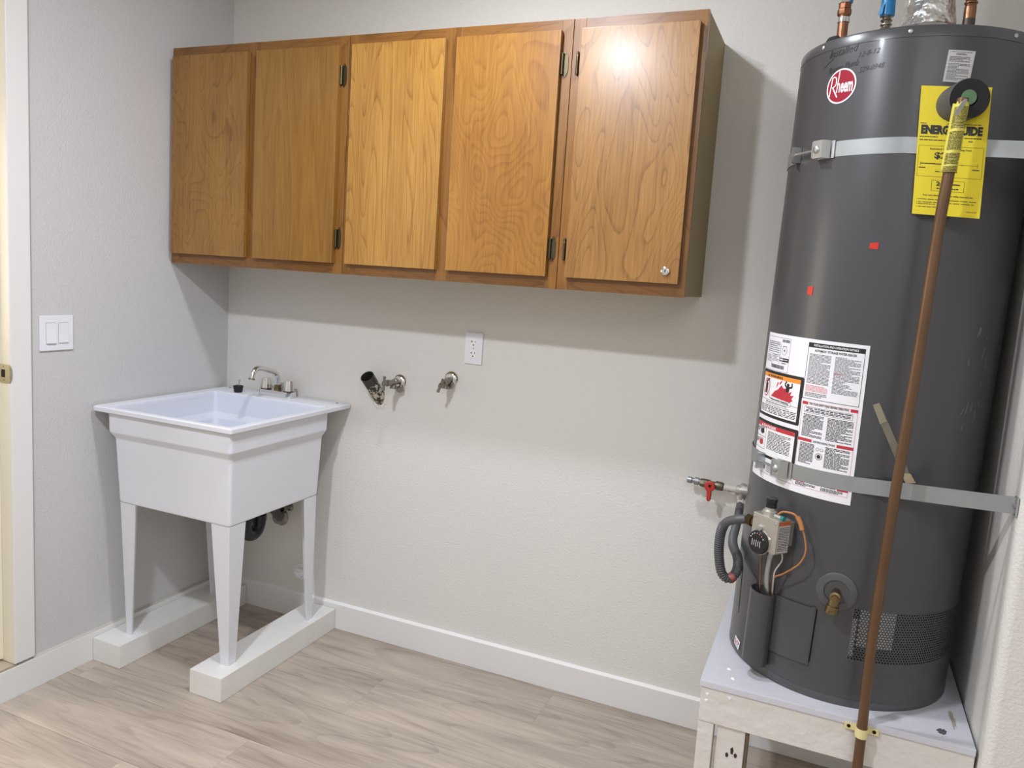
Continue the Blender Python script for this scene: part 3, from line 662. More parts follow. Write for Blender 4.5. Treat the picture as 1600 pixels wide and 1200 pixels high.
L.rect(.255, .155, .375, .180, black_i); L.para(.265, .161, .305, .176, 1, white_i, 6, .8, .0014); L.para(.31, .164, .365, .173, 1, white_i, 5, .6, .0014); L.para(.29, .188, .35, .2, 1, grey_i, 6, .5)
def sign(u0, v0, u1, v1, bar, word, ink):
    L.rect(u0 + .012, v0, u1 - .012, v1, black_i, .0008); L.rect(u0, v0 + .012, u1, v1 - .012, black_i, .0009)
    for cu in (u0 + .012, u1 - .012):
        for cv in (v0 + .012, v1 - .012): L.ell(cu, cv, .012, .012, black_i, .0009, 16)
    L.rect(u0 + .022, v0 + .020, u1 - .028, v1 - .020, white_i, .0011); L.rect(u0 + .022, v0 + .020, u1 - .028, v0 + .048, bar, .0013)
    L.poly([(u0 + .10, v0 + .044), (u0 + .118, v0 + .026), (u0 + .136, v0 + .044)], ink, .0016); L.text(word, u0 + .145, v0 + .026, u0 + .33, v0 + .044, ink, .03, 0, .0016)
sign(.005, .254, .552, .572, or_i, 'WARNING', black_i)
L.ell(.105, .375, .052, .062, red_i, .0015, 40, .88); L.rect(.082, .345, .128, .415, black_i, .0013); L.rect(.095, .325, .115, .347, black_i, .0013); L.line([(.085, .335), (.128, .415)], .004, red_i, .0017)
L.line([(.125, .33), (.148, .328), (.165, .345), (.165, .42), (.18, .44), (.43, .452)], .0022, grey_i, .0013); L.line([(.11, .335), (.125, .318), (.15, .318)], .006, black_i, .0014)
L.poly([(.20, .425), (.25, .385), (.29, .37), (.33, .335), (.36, .355), (.40, .345), (.42, .375), (.45, .36), (.44, .39), (.475, .385), (.455, .41), (.47, .42), (.44, .437)], red_i, .0013)
L.poly([(.262, .365), (.272, .325), (.29, .318), (.283, .34)], red_i); L.poly([(.30, .33), (.315, .31), (.335, .31), (.31, .335)], red_i)
L.ell(.405, .325, .014, .012, black_i, .0015, 16); L.poly([(.385, .335), (.425, .335), (.42, .372), (.388, .372)], black_i, .0015)
L.line([(.39, .34), (.37, .325), (.385, .302)], .006, black_i, .0015); L.line([(.42, .34), (.448, .335), (.445, .308)], .006, black_i, .0015)
L.text('Flammable Vapors', .205, .437, .42, .452, black_i, .02); L.ell(.44, .452, .018, .016, grey_i, .0013, 20, .85)
L.rect(.027, .455, .524, .457, black_i, .0013); L.text('FIRE AND EXPLOSION HAZARD', .13, .463, .42, .474, black_i, .01); L.text('Can result in serious injury or death', .12, .478, .44, .489, black_i)
L.para(.04, .493, .515, .545, 5, black_i, 12, .5, .0013)
sign(.005, .600, .560, .850, red_i, 'DANGER', white_i); L.frame(.027, .65, .20, .80, grey_i, .003, .0013); L.rect(.027, .716, .20, .719, grey_i, .0014)
for q, c_ in ((.68, black_i), (.757, red_i)):
    L.poly([(.10, q - .012), (.16, q - .02), (.17, q + .01), (.13, q + .022), (.10, q + .012)], c_, .0015)
    for k in range(4): L.line([(.105 + .016 * k, q), (.10 + .019 * k, q - .028)], .004, c_, .0015)
    L.para(.04, q - .02, .085, q + .012, 3, black_i, 3, .7, .0015)
L.para(.23, .665, .50, .79, 13, black_i, 13, .5, .0013)
L.frame(.553, .022, .975, .382, black_i, .003); L.rect(.553, .022, .975, .052, black_i); L.text('INSTALLATION AND OPERATION DETAILS', .60, .030, .93, .044, white_i, .02); L.text('AUTOMATIC STORAGE WATER HEATER', .61, .062, .92, .077, black_i, .02)
L.para(.572, .092, .745, .285, 23, grey_i, 21, .5); L.para(.775, .092, .955, .325, 28, grey_i, 22, .5); L.para(.572, .292, .745, .335, 5, lred_i, 23, .55); L.para(.572, .340, .745, .37, 3, grey_i, 24, .5)
L.rect(.775, .192, .83, .200, lred_i)
L.frame(.563, .400, .975, .955, lred_i, .0025)
def head(v, t, a, b_):
    L.rect(.563, v, a, v + .019, red_i, .0012); L.rect(b_, v, .975, v + .019, red_i, .0012); L.text(t, a + .012, v + .003, b_ - .012, v + .016, black_i, .02)
head(.400, 'FOR YOUR SAFETY READ BEFORE OPERATING', .61, .925)
L.frame(.585, .430, .945, .470, grey_i, .002); L.text('WARNING:', .60, .435, .655, .444, black_i, .03); L.para(.665, .436, .935, .445, 1, black_i, 30, .7); L.para(.60, .448, .93, .465, 2, black_i, 31, .6)
L.para(.585, .48, .745, .625, 17, black_i, 32, .55); L.para(.775, .48, .955, .625, 17, black_i, 33, .55)
head(.636, 'LIGHTING INSTRUCTIONS', .675, .86)
L.para(.585, .665, .70, .80, 16, black_i, 34, .55); L.para(.785, .665, .955, .80, 16, black_i, 35, .55); L.ell(.742, .735, .014, .012, black_i, .0013, 16)
L.ell(.742, .735, .026, .022, grey_i, .0012, 20, .85); L.ell(.727, .69, .012, .010, grey_i, .0012, 16, .8); L.ell(.758, .69, .012, .010, grey_i, .0012, 16, .8)
head(.905, 'TO TURN GAS OFF TO THE APPLIANCE', .66, .90); L.para(.585, .928, .745, .950, 3, black_i, 36, .6); L.para(.785, .928, .94, .950, 3, black_i, 37, .6)
L.para(.03, .905, .25, .93, 3, grey_i, 38, .5); L.para(.27, .885, .50, .945, 6, grey_i, 39, .4); L.rect(.02, .955, .55, .957, grey_i)
L.done(sh)

# energy guide, hung a little off the jacket over the strap
EC = [Vector(v) for v in ((-.0004, -.2718, 1.4033), (.1270, -.2945, 1.3919), (.1410, -.2965, 1.1308), (.0171, -.2744, 1.1375))]; EN = Vector((-.175, -.984, 0))
E_ = Label(0, 0, 0, 0, 0, [black_i, yel], mapper=lambda u, v, h: (EC[0] * (1 - u) + EC[1] * u) * (1 - v) + (EC[3] * (1 - u) + EC[2] * u) * v + EN * (h + .004 * sin(pi * u) * (v - .3)))
eg = E_.sheet(14).build('energy_label', yel, wh); eg['label'] = 'yellow energy guide card with bold black lettering'
E_.para(.03, .285, .12, .297, 1, black_i, 1, .5); E_.para(.42, .285, .97, .297, 1, black_i, 2, .5)
E_.text('ENERGYGUIDE', .045, .300, .93, .372, black_i, .06)
E_.para(.03, .388, .30, .40, 1, black_i, 3, .6); E_.para(.68, .388, .92, .40, 1, black_i, 4, .6); E_.para(.03, .413, .42, .425, 1, black_i, 5, .6); E_.para(.74, .413, .80, .425, 1, black_i, 6, .6)
E_.frame(.03, .46, .97, .70, black_i, .004, wv=.002); E_.text('Estimated Yearly Operating Cost', .20, .478, .80, .494, black_i, .02); E_.text('$2', .27, .508, .45, .565, black_i, .03)
E_.rect(.07, .596, .40, .603, black_i); E_.rect(.40, .598, .90, .600, black_i)
for u in (.07, .90): E_.rect(u, .585, u + .005, .615, black_i)
E_.rect(.28, .596, .285, .608, black_i); E_.rect(.68, .596, .685, .608, black_i)
E_.para(.05, .628, .15, .638, 1, black_i, 17, .8); E_.para(.83, .628, .93, .638, 1, black_i, 18, .8); E_.para(.30, .655, .62, .667, 1, black_i, 8, .6)
E_.frame(.26, .725, .74, .81, black_i, .005, wv=.002); E_.text('24', .33, .735, .44, .770, black_i, .03); E_.para(.55, .750, .68, .763, 1, black_i, 19, .8); E_.para(.34, .785, .66, .797, 1, black_i, 9, .7)
E_.text('Your cost will depend on your utility rates and use.', .14, .838, .88, .855, black_i, .015)
for v, e in ((.876, .93), (.898, .90), (.912, .35), (.935, .66)):
    E_.rect(.055, v, .065, v + .006, black_i); E_.para(.08, v, e, v + .008, 1, black_i, int(v * 1000), .6)
E_.para(.80, .955, .95, .963, 1, black_i, 44, .5); E_.done(eg)
# small grey sticker
S_ = Label((-81.0, 1.477), (-69.6, 1.476), (-70.4, 1.411), (-81.6, 1.413), TR + .0004, [black_i, grey_i])
ss = S_.sheet(8).build('caution_sticker', paperg, wh); ss['label'] = 'small pale grey sticker of fine print'
S_.para(.12, .05, .88, .075, 1, grey_i, 1, .7); S_.para(.30, .10, .70, .16, 2, grey_i, 2, .6); S_.para(.08, .20, .84, .38, 4, grey_i, 3, .5); S_.para(.08, .42, .88, .95, 13, grey_i, 4, .42); S_.done(ss)
# round maker's badge
B_ = Label((-135.4, 1.4575), (-118.8, 1.4575), (-118.8, 1.3805), (-135.4, 1.3805), TR + .0004, [white_i, mat('badge_red', (.36, .015, .04), .22, coat=.5), lred_i])
V_, F_ = B_.cells([(.5 + .5 * cos(2 * pi * k / 48), .5 + .5 * sin(2 * pi * k / 48)) for k in range(48)])
bd = MB().add([B_.pt(u, v, .0006) for u, v in V_], F_).build('round_badge', white_i, wh, smooth=0, recalc=False); bd['label'] = 'round crimson badge with white lettering'
B_.ell(.5, .5, .455, .455, B_.inks[1], .0009)
# lettering: a tall slanted R and h, smaller e e m
B_.line([(.139, .773), (.193, .227)], .019, white_i, .0013); B_.line([(.182, .245), (.253, .207), (.318, .235), (.345, .31), (.343, .42), (.301, .487), (.205, .518)], .017, white_i, .00132); B_.line([(.235, .515), (.425, .812)], .020, white_i, .00134)
B_.line([(.388, .685), (.424, .065)], .017, white_i, .0013); B_.line([(.392, .49), (.43, .425), (.462, .435), (.473, .50), (.478, .685)], .016, white_i, .00132)
B_.text('eem', .51, .41, .905, .70, white_i, .03, 0, .0013); B_.done(bd)
# handwriting
Hn = Label((-140, 1.510), (-104, 1.510), (-104, 1.430), (-140, 1.430), TR + .0002, [marker])
def wr(t, u0, v0, u1, v1, tilt=0):
    V, F = text2d(t, -.004, .3); Hn.mb.add([Hn.pt(u0 + (u1 - u0) * x, v1 + (v0 - v1) * y - tilt * x, .0007) for x, y in V], F, 0)
wr('Installed', .10, .08, .55, .30, .06); wr('12-8-12', .57, .30, .84, .44, .05); wr('Rooter Plumb', .12, .56, .58, .74, .10); wr('529-0948', .60, .72, .92, .86, .07)
Hn.line([(.02, .52), (.10, .40), (.19, .32)], .006, marker, .0007)
hw = Hn.done(wh, 'handwriting'); hw['label'] = 'black marker handwriting with a date'
# tape scraps
tp = Label((-87.6, .720), (-68.3, .556), (-71.6, .550), (-90.4, .711), TR + .0008, [tapem])
tp.sheet(16, .0008).build('masking_tape', tapem, wh)
tb = Label((-74.5, .572), (-70.0, .572), (-66.8, .552), (-71.5, .549), TR + .0040, [tapem]); tb.sheet(4, .0008).build('masking_tape', mat('pale_tape', (.50, .40, .26), .6), wh)
tb = Label((-90.8, .716), (-88.2, .723), (-83.8, .683), (-86.5, .675), TR + .0022, [tapem]); tb.sheet(4, .0008).build('masking_tape', mat('tape_end', (.27, .25, .17), .6), wh)
for (a, z, w, h) in ((-100.1, 1.065, 1.9, .007), (-129.0, .956, 1.6, .010)):
    q = Label((a - w, z + h), (a + w, z + h * 1.2), (a + w * .9, z - h), (a - w * 1.1, z - h * .7), TR + .0004, [redtape]); q.sheet(3).build('red_tape_scrap', redtape, wh)
q = Label((-155, .040), (-148, .036), (-149, .012), (-155.5, .018), TR + .0012, [red_i, grey_i]); k = q.sheet(4).build('torn_sticker', paper, wh)
q.line([(.15, .2), (.35, .6), (.2, .6)], .05, red_i); q.line([(.5, .15), (.5, .6)], .04, grey_i); q.line([(.62, .25), (.85, .3), (.7, .6)], .05, red_i); q.rect(.1, .75, .8, .83, grey_i); q.done(k)
sc = MB(); rn = random.Random(5)
for i in range(14):
    a = rn.uniform(-48, -34); z = rn.uniform(.66, .90); l = rn.uniform(.006, .028); s_ = rn.uniform(-1, 1.5)
    sc.add([cp(a, z, TR + .0003), cp(a + .25, z, TR + .0003), cp(a + .25 + s_, z + l, TR + .0003), cp(a + s_, z + l, TR + .0003)], [(0, 1, 2, 3)])
o = sc.build('scratches', mat('scratch_grey', (.33, .33, .33), .6), wh, smooth=0, recalc=False); o['kind'] = 'stuff'

# outer burner door: flat curved plate with a tubular bulge at its left edge
pl = Label((-127.5, .216), (-102.8, .219), (-103.2, .078), (-127.0, .072), TR + .0035, [tankm]); pl.sheet(14, .0015).build('burner_door', tankm, wh)
pl2 = Label((-104.6, .222), (-103.4, .222), (-103.8, .079), (-105.0, .078), TR + .0045, [tankm]); pl2.sheet(3, .001).build('door_flange', tankm, wh)
dk = Label((-102.8, .216), (-102.3, .216), (-102.6, .086), (-103.1, .084), TR + .0006, [dark]); dk.sheet(2, .0004).build('door_shadow_gap', dark, wh)
tb_ = MB(); ctr = Vector(cp(-130.0, 0, TR + .020)); rt = .0305; n = 40; rings = []
for z, r in ((.035, rt), (.218, rt), (.2195, rt - .0006), (.2195, rt - .0022), (.05, rt - .0022)):
    rings.append([(ctr.x + r * cos(2 * pi * k / n), ctr.y + r * sin(2 * pi * k / n), z + (.004 * sin(2 * pi * k / n - 1.2))) for k in range(n)])
tb_.loft(rings, cap0=True, cap1=True).build('tube_cover', tankm, wh)
MB().lathe([(0, rt - .003), (.001, rt - .003)], (ctr.x, ctr.y, .19), (0, 0, 1), 24).build('dark_bore', dark, wh)
dk = Label((-158.4, .225), (-157.6, .225), (-155.4, .100), (-155.7, .100), TR + .0004, [dark]); dk.sheet(2, .0004).build('panel_gap', dark, wh)
dk = Label((-155.5, .258), (-139, .222), (-139, .215), (-155.5, .252), TR + .002, [tankm]); dk.sheet(6, .0015).build('panel_lip', tankt, wh)

# gas control valve
az = -127.7; n_ = Vector((cos(rad(az)), sin(rad(az)), 0)); t_ = Vector((-n_.y, n_.x, 0)); zt_ = .418
TLc = Vector((2.1945, -.577, 0)) - Vector((2.422, -.335, 0))
wv_, dv_, hv_ = .078, .044, .083
Mv = Matrix(((t_.x, n_.x, 0, TLc.x), (t_.y, n_.y, 0, TLc.y), (0, 0, 1, zt_), (0, 0, 0, 1)))    # x across, y outward, z up from the top-left-front corner
gv = MB().box(0, wv_, -dv_, 0, -hv_, 0, bev=.002, M=Mv)
gv.box(.010, wv_ - .010, -dv_ - .03, -dv_, -hv_ + .012, -.012, M=Mv)
gvo = gv.build('gas_control', zinc, wh); gvo['label'] = 'cast metal gas control box with a black dial'
def loc(x, y, z): return Mv @ Vector((x, y, z))
def vdir(x, y, z): return (Mv.to_3x3() @ Vector((x, y, z)))
dl = MB(); dc = loc(.030, 0, -.067); dl.lathe([(0, .0305), (.0015, .0305)], dc, n_, 40, mi=1); dl.lathe([(.0015, .029), (.0085, .0275), (.010, .026), (.010, 0)], dc, n_, 40); 
for k in range(36):
    a = 2 * pi * k / 36; c_ = dc + t_ * cos(a) * .0275 + Vector((0, 0, 1)) * sin(a) * .0275 + n_ * .005; dl.tube([c_ - n_ * .004, c_ + n_ * .004], .0010, 5)
dl.build('dial', [blackp, zinc], gvo)
fb = MB(); e = n_ * .0103; up_ = Vector((0, 0, 1))
for i in range(5):
    c_ = dc + e + t_ * (-.014 + .006 * i) + up_ * -.002; q = up_ * (.007 if i % 2 else .009) ; w = t_ * .0006
    fb.add([c_ - w - q, c_ + w - q, c_ + w + q * .8, c_ - w + q * .8], [(0, 1, 2, 3)], 0)
for i in range(7):
    a = rad(155 - 20 * i); c_ = dc + e + t_ * cos(a) * .022 + up_ * sin(a) * .022; w = t_ * .0011; q = up_ * .0015
    fb.add([c_ - w - q, c_ + w - q, c_ + w + q, c_ - w + q], [(0, 1, 2, 3)], 1 if i in (3, 4, 5) else 0)
c_ = loc(.054, .0006, -.050); fb.add([c_ + up_ * .005, c_ + up_ * .001 + t_ * .009, c_ - up_ * .004 + t_ * .001], [(0, 1, 2)], 0)
fb.build('dial_marks', [white_i, lred_i], gvo, smooth=0, recalc=False)
for x, z in ((.006, -.010), (.070, -.010), (.070, -.074)): MB().lathe([(0, .003), (.0012, .0025)], loc(x, 0, z), n_, 10).build('corner_screw', galv, gvo)
s = MB(); s.lathe([(0, .0085), (.002, .0085), (.006, .0078), (.0065, .003)], loc(.026, 0, -.034), n_, 20)
s.build('face_screw', galv, gvo)
sd = MB(); x_ = wv_ + .0004
def sp3(y, z): return loc(x_, y, z)
sd.add([sp3(-.003, -.004), sp3(-dv_ + .003, -.004), sp3(-dv_ + .003, -.079), sp3(-.003, -.079)], [(0, 1, 2, 3)], 0)
x_ += .0003; sd.add([sp3(-.003, -.004), sp3(-dv_ + .003, -.004), sp3(-dv_ + .003, -.013), sp3(-.003, -.013)], [(0, 1, 2, 3)], 1)
rn = random.Random(6)
for i in range(15):
    z = -.017 - i * .004; y = -.005
    while y > -dv_ + .006: w = rn.uniform(.003, .009); sd.add([sp3(y, z), sp3(max(y - w, -dv_ + .005), z), sp3(max(y - w, -dv_ + .005), z - .0018), sp3(y, z - .0018)], [(0, 1, 2, 3)], 2); y -= w + .0012
so = sd.build('side_sticker', [paperg, mat('rust_orange_ink', (.55, .12, .03), .5), black_i], gvo, smooth=0, recalc=False)
tk_ = MB(); tk_.lathe([(0, .019), (.010, .018), (.014, .013), (.020, .0125)], loc(.031, -.022, -.001), (0, 0, 1), 8); tk_.build('knob_post', zinc, gvo)
MB().lathe([(0, .0135), (.006, .0135), (.0065, .0125), (.015, .0125), (.0155, .0142), (.022, .0138), (.023, .010)], loc(.031, -.022, .018), (0, 0, 1), 18).build('pilot_button', blackp, gvo)
MB().tube([loc(.052, -.016, .004), loc(.072, -.016, .004)], .0050, 12).build('igniter_barrel', galv, gvo)
MB().tube([loc(.071, -.016, .004), loc(.079, -.016, .004)], .0058, 12).build('teal_cap', tealp, gvo)
MB().lathe([(0, .011), (.018, .011)], loc(-.001, -.022, -.034), -t_, 6).build('inlet_nipple', brass, gvo)
MB().lathe([(.016, .0145), (.034, .0145)], loc(-.001, -.022, -.034), -t_, 6).build('inlet_nut', mat('dark_brass', (.10, .075, .045), .4, 1), gvo)
# tubes from the control down into the burner tube cover
def bez(name, pts, r, m, parent=wh, n=10): return MB().tube(catmull(pts, 6), r, n).build(name, m, parent)
tc_ = ctr
P = catmull([loc(.058, -.016, -hv_), cp(-126.3, .300, .298), cp(-127.5, .26, .292), (tc_.x + .010, tc_.y - .004, .20)], 12)
MB().tube(P, [.0068 + .0008 * (i % 2) for i in range(len(P))], 12).build('burner_tube', galv, wh)
bez('pilot_tube', [loc(.030, -.02, -hv_), cp(-131.1, .30, .300), cp(-130.0, .262, .302), (tc_.x - .006, tc_.y - .010, .20)], .0021, copperb)
bez('thermocouple', [loc(.074, -.03, -hv_), cp(-119.8, .315, .300), cp(-122.3, .285, .302), cp(-122.9, .255, .298), (tc_.x + .022, tc_.y + .002, .205)], .0017, mat('pale_wire', (.55, .52, .47), .4))
bez('igniter_wire', [loc(.055, -.02, .006), loc(.064, -.026, .016), cp(-117.5, .436, .300), cp(-115.2, .430, .298)], .0028, orangew)
bez('igniter_wire', [cp(-115.4, .432, .298), cp(-113.8, .420, .297), cp(-112.4, .404, .297)], .0058, mat('orange_sleeve', (.45, .19, .06), .6))
bez('igniter_wire', [cp(-112.6, .408, .297), cp(-110.6, .386, .298), cp(-109.4, .356, .300), cp(-111.0, .327, .302), cp(-114.5, .305, .302), cp(-119.0, .283, .300), cp(-122.6, .266, .300), (tc_.x + .022, tc_.y, .205)], .0021, orangew)

# drain valve
da = -94.8; dn = Vector(cp(da, 0, 1)); c0 = Vector(cp(da, .272, TR))
dp = MB().lathe([(-.002, .045), (.0012, .0445), (.0035, .040), (.0045, .028), (.001, .0265), (.0005, 0)], c0, dn, 40, cap=False); dp.build('drain_plate', tankd, wh)
dv = MB().lathe([(0, .010), (.020, .010), (.020, .0125), (.038, .0125), (.040, .008), (.046, .007)], c0 + Vector((0, 0, -.002)), dn, 16)
dv.lathe([(0, .0115), (.020, .0115), (.021, .0145), (.038, .0145), (.038, .011), (.012, .011)], c0 + dn * .029 + Vector((0, 0, -.004)), (-.12, -.1, -1), 20)
dvo = dv.build('drain_valve', brass, wh); dvo['label'] = 'brass drain spigot pointing down'
MB().lathe([(0, .0108), (.0008, .0108)], c0 + dn * .029 + Vector((-.004, -.0035, -.038)), (-.12, -.1, -1), 16).build('spout_bore', dark, dvo)
# relief valve inside a foam sleeve
fa = -75.4; fn = (Vector((2.529, -.664, 1.871)) - Vector((2.441 + cos(rad(fa)) * TR, -.335 + sin(rad(fa)) * TR, 1.867))); fn.z = .0; fL = fn.length; fn.normalize()
Fc = Vector((2.529, -.664, 1.871)) - Vector((2.4137, -.335, .507)) - Vector((.0209 * 1.364, -.0019 * 1.364, 0)); Fb = Fc - fn * (fL + .01)
fm = MB().lathe([(0, .039), (fL + .007, .040), (fL + .010, .0385)], Fb, fn, 48, cap=False, mi=0)
fm.lathe([(fL + .010, .0385), (fL + .0095, .0155), (fL - .004, .015), (fL - .004, 0)], Fb, fn, 48, cap=False, mi=1)
fo = fm.build('foam_sleeve', [foams, foamm], wh); fo['label'] = 'round black foam sleeve round the relief valve'
MB().lathe([(0, .0148), (fL + .011, .0148), (fL + .012, .0125), (fL + .012, 0)], Fb + Vector((-.002, 0, .002)), fn, 28, cap=False).build('valve_cap', greenp, fo)
lv = MB(); ld = Vector((-.0135, -.012, -.030)); la = Fc + fn * .046 + Vector((-.024, 0, -.012)); lw = ld.cross(fn).normalized() * .0036
ring = lambda p, w, h: [p + lw * w - fn * h, p + lw * w + fn * h, p - lw * w + fn * h, p - lw * w - fn * h]
lv.loft([ring(la, .7, .002), ring(la + ld * .3, 1, .002), ring(la + ld * 1.0, 1.05, .0018), ring(la + ld * 1.12, .6, .0015)]); lv.build('test_lever', galv, fo)

# ------------------------------------------------------------------ discharge pipe and tag
dpth = [(2.5145, -.690, 1.862), (2.5065, -.690, 1.718), (2.501, -.688, 1.602), (2.494, -.683, 1.32), (2.4855, -.677, 1.06), (2.4775, -.667, .72), (2.4805, -.6605, .47), (2.481, -.6605, .16)]
dpp = thing('discharge_pipe', 'long dull copper relief pipe running down in front of the water heater', 'pipe', (2.481, -.66, .16))
MB().tube(catmull(dpth, 8), .0109, 22).build('copper_tube', copper, dpp)
def path_at(z):
    for a, b_ in zip(dpth[:-1], dpth[1:]):
        if b_[2] <= z <= a[2]:
            t = (a[2] - z) / (a[2] - b_[2]); return Vector(a).lerp(Vector(b_), t)
tg = MB(); rn = random.Random(9); zs = [1.853 - .0104 * i for i in range(14)]; rings = []
for i, z in enumerate(zs):
    c_ = path_at(z); w = .019 + .0012 * sin(i * .8); row = []
    for k in range(13):
        a = rad(-185 + 190 * k / 12); rr_ = .0124 + .0006 * sin(i * 1.7 + k)
        row.append((c_.x + cos(a) * (rr_ if k else .0165), c_.y + sin(a) * rr_ - .001, z + (rn.uniform(-.004, .004) if i == 0 else 0)))
    rings.append(row)
vs = [p for r in rings for p in r]; tg.add(vs, [(i * 13 + k, i * 13 + k + 1, (i + 1) * 13 + k + 1, (i + 1) * 13 + k) for i in range(13) for k in range(12)])
tgo = tg.build('yellow_tag', yel2, dpp, recalc=False); so = tgo.modifiers.new('solid', 'SOLIDIFY'); so.thickness = .0006; so.offset = 1
tgo['label'] = 'yellow printed tag wrapped round the pipe'
tp_ = MB(); rn = random.Random(11)
for i in range(46):
    z = 1.844 - i * .0028
    if i in (15, 16, 30, 31, 40): continue
    c_ = path_at(z); a = -160
    while a < -12:
        e = min(a + rn.uniform(12, 40), -12); n2 = max(1, int((e - a) / 12)); vv = []
        for zz in (z, z - .0012):
            for q in range(n2 + 1): aa = rad(a + (e - a) * q / n2); vv.append((c_.x + cos(aa) * .0139, c_.y + sin(aa) * .0139 - .001, zz))
        tp_.add(vv, [(q, q + 1, n2 + 2 + q, n2 + 1 + q) for q in range(n2)]); a = e + 4
tp_.build('tag_print', black_i, tgo, smooth=0, recalc=False)
cp_ = thing('pipe_clip', 'cream two-hole strap holding the copper pipe to the platform edge', 'clip', (2.481, -.647, .487))
c_ = path_at(.487); m = MB(); rings = []
for a in range(0, 181, 12):
    t = rad(180 + a); rings.append([(c_.x + r * cos(t), c_.y + r * sin(t), z) for r, z in ((.0114, .478), (.0135, .478), (.0135, .499), (.0114, .499))])
m.loft(rings)
for s_ in (-1, 1):
    xa, xb = sorted((c_.x + s_ * .012, c_.x + s_ * .036)); m.box(xa, xb, -.6475, -.6455, .481, .497, bev=.0006); xa, xb = sorted((c_.x + s_ * .0114, c_.x + s_ * .0135)); m.box(xa, xb, c_.y, -.6455, .479, .498)
cb = m.build('strap', cream, cp_)
for s_ in (-1, 1): MB().lathe([(0, .0042), (.0006, .0042)], (c_.x + s_ * .0265, -.6476, .489), (0, -1, 0), 14).build('screw_hole', dark, cp_)

# ------------------------------------------------------------------ seismic straps
def strap(z, hgt, gap0, gap1, label, wallend_y=-.652):
    cx = 2.4137 + .0209 * (z - .507); cy = -.335; R = TR + .0016
    t = thing('seismic_strap', label, 'strap', (cx, cy, z), 'galvanised bands round the water heater')
    pt = lambda a, r=R: (cx + r * cos(rad(a)), cy + r * sin(rad(a)))
    seg = [pt(a) for a in [gap1 + (-93.5 - gap1) * i / 30 for i in range(31)]]
    E0 = Vector(seg[-1]); E1 = Vector((XR - .002, wallend_y)); seg += [tuple(E0.lerp(E1, k / 6)) for k in range(1, 7)]
    z0 = z - hgt / 2; zf = lambda q: z0 + (.018 if z < 1.5 else -.024) * max(0, (q - .8333) / .1667)
    MB().band(seg, zf, lambda q: zf(q) + hgt, .0016).build('band', galvp, t)
    seg = [pt(a) for a in [-262 + (gap0 + 262) * i / 40 for i in range(41)]]
    MB().band([(cx - .2, -.004), (cx - .1, -.05)] + [tuple(Vector(pt(-235)))] + [pt(a) for a in [-232 + (gap0 + 232) * i / 34 for i in range(35)]], z0, z0 + hgt, .0016).build('band', galvp, t)
    # end lugs and bolt
    def lug(a, sgn):
        p0 = Vector((*pt(a, R + .0005), 0)); n = Vector((cos(rad(a)), sin(rad(a)), 0)); tt = Vector((-n.y, n.x, 0)) * sgn
        m = MB(); h2 = hgt / 2 + .001
        def slab(o, d1, l1, thick, d2):
            q = [o, o + d1 * l1, o + d1 * l1 + d2 * thick, o + d2 * thick]; m.loft([[(v.x, v.y, z - h2) for v in q], [(v.x, v.y, z + h2) for v in q]])
        slab(p0, n, .024, .0028, tt); slab(p0 + n * .0005, -tt, .016, .0028, n)
        for zz in (z - h2, z + h2 - .002):     # flanges top and bottom
            q = [p0, p0 + n * .022, p0 + n * .010 - tt * .016, p0 - tt * .016]; m.loft([[(v.x, v.y, zz) for v in q], [(v.x, v.y, zz + .002) for v in q]])
        return m.build('lug', galv, t), p0, n, tt
    am = (gap0 + gap1) / 2
    l1, p1, n1, t1 = lug(gap0, 1); l2, p2, n2, t2 = lug(gap1, -1)
    b0 = p1 + n1 * .014; b1 = p2 + n2 * .014; b0.z = b1.z = z; d = (b1 - b0).normalized()
    MB().tube([b0 - d * .014, b1 + d * .004], .0032, 10).build('bolt', galv, t)
    MB().lathe([(0, .0075), (.004, .0070), (.006, .004)], b1 + d * .003, d, 16).build('bolt_head', galv, t)
    fp = MB(); q = pt(gap1 + 1, R + .0022); seg = [pt(a, R + .0022) for a in [gap1 - .5 + 9.5 * i / 8 for i in range(9)]]
    fp.band(seg, z0 - .0025, z0 + hgt + .0025, .0022)
    # raised square face carrying the round rivet
    nn = n2; tt = Vector((-nn.y, nn.x, 0)); o_ = p2 + nn * .0225
    c1 = [o_ - tt * .0015, o_ + tt * .026, p2 + nn * .006 + tt * .034, p2 + nn * .004 + tt * .034, o_ + tt * .025 - nn * .002, o_ - tt * .0015 - nn * .002]
    fp.loft([[(v.x, v.y, z0 - .003) for v in c1], [(v.x, v.y, z0 + hgt + .003) for v in c1]])
    fp.build('bracket_face', galv, t)
    MB().lathe([(0, .0095), (.002, .009), (.0045, .006), (.005, .002)], Vector((o_.x, o_.y, z)) + tt * .011, nn, 20).build('rivet', galv, t)
    w = MB().box(XR - .0045, XR - .0005, wallend_y - .016, wallend_y + .006, zf(1) - .002, zf(1) + hgt + .001, bev=.0006)
    w.build('wall_tab', galv, t); MB().lathe([(0, .005), (.004, .004)], (XR - .0045, wallend_y - .008, zf(1) + hgt * .5), (-1, -.4, 0), 6).build('wall_screw', galv, t)
    return t
strap(1.789, .034, -150, -134, 'upper steel strap across the heater near its round badge')
strap(1.036, .036, -147, -134, 'lower steel strap crossing the instruction sheet and ending at the alcove wall')

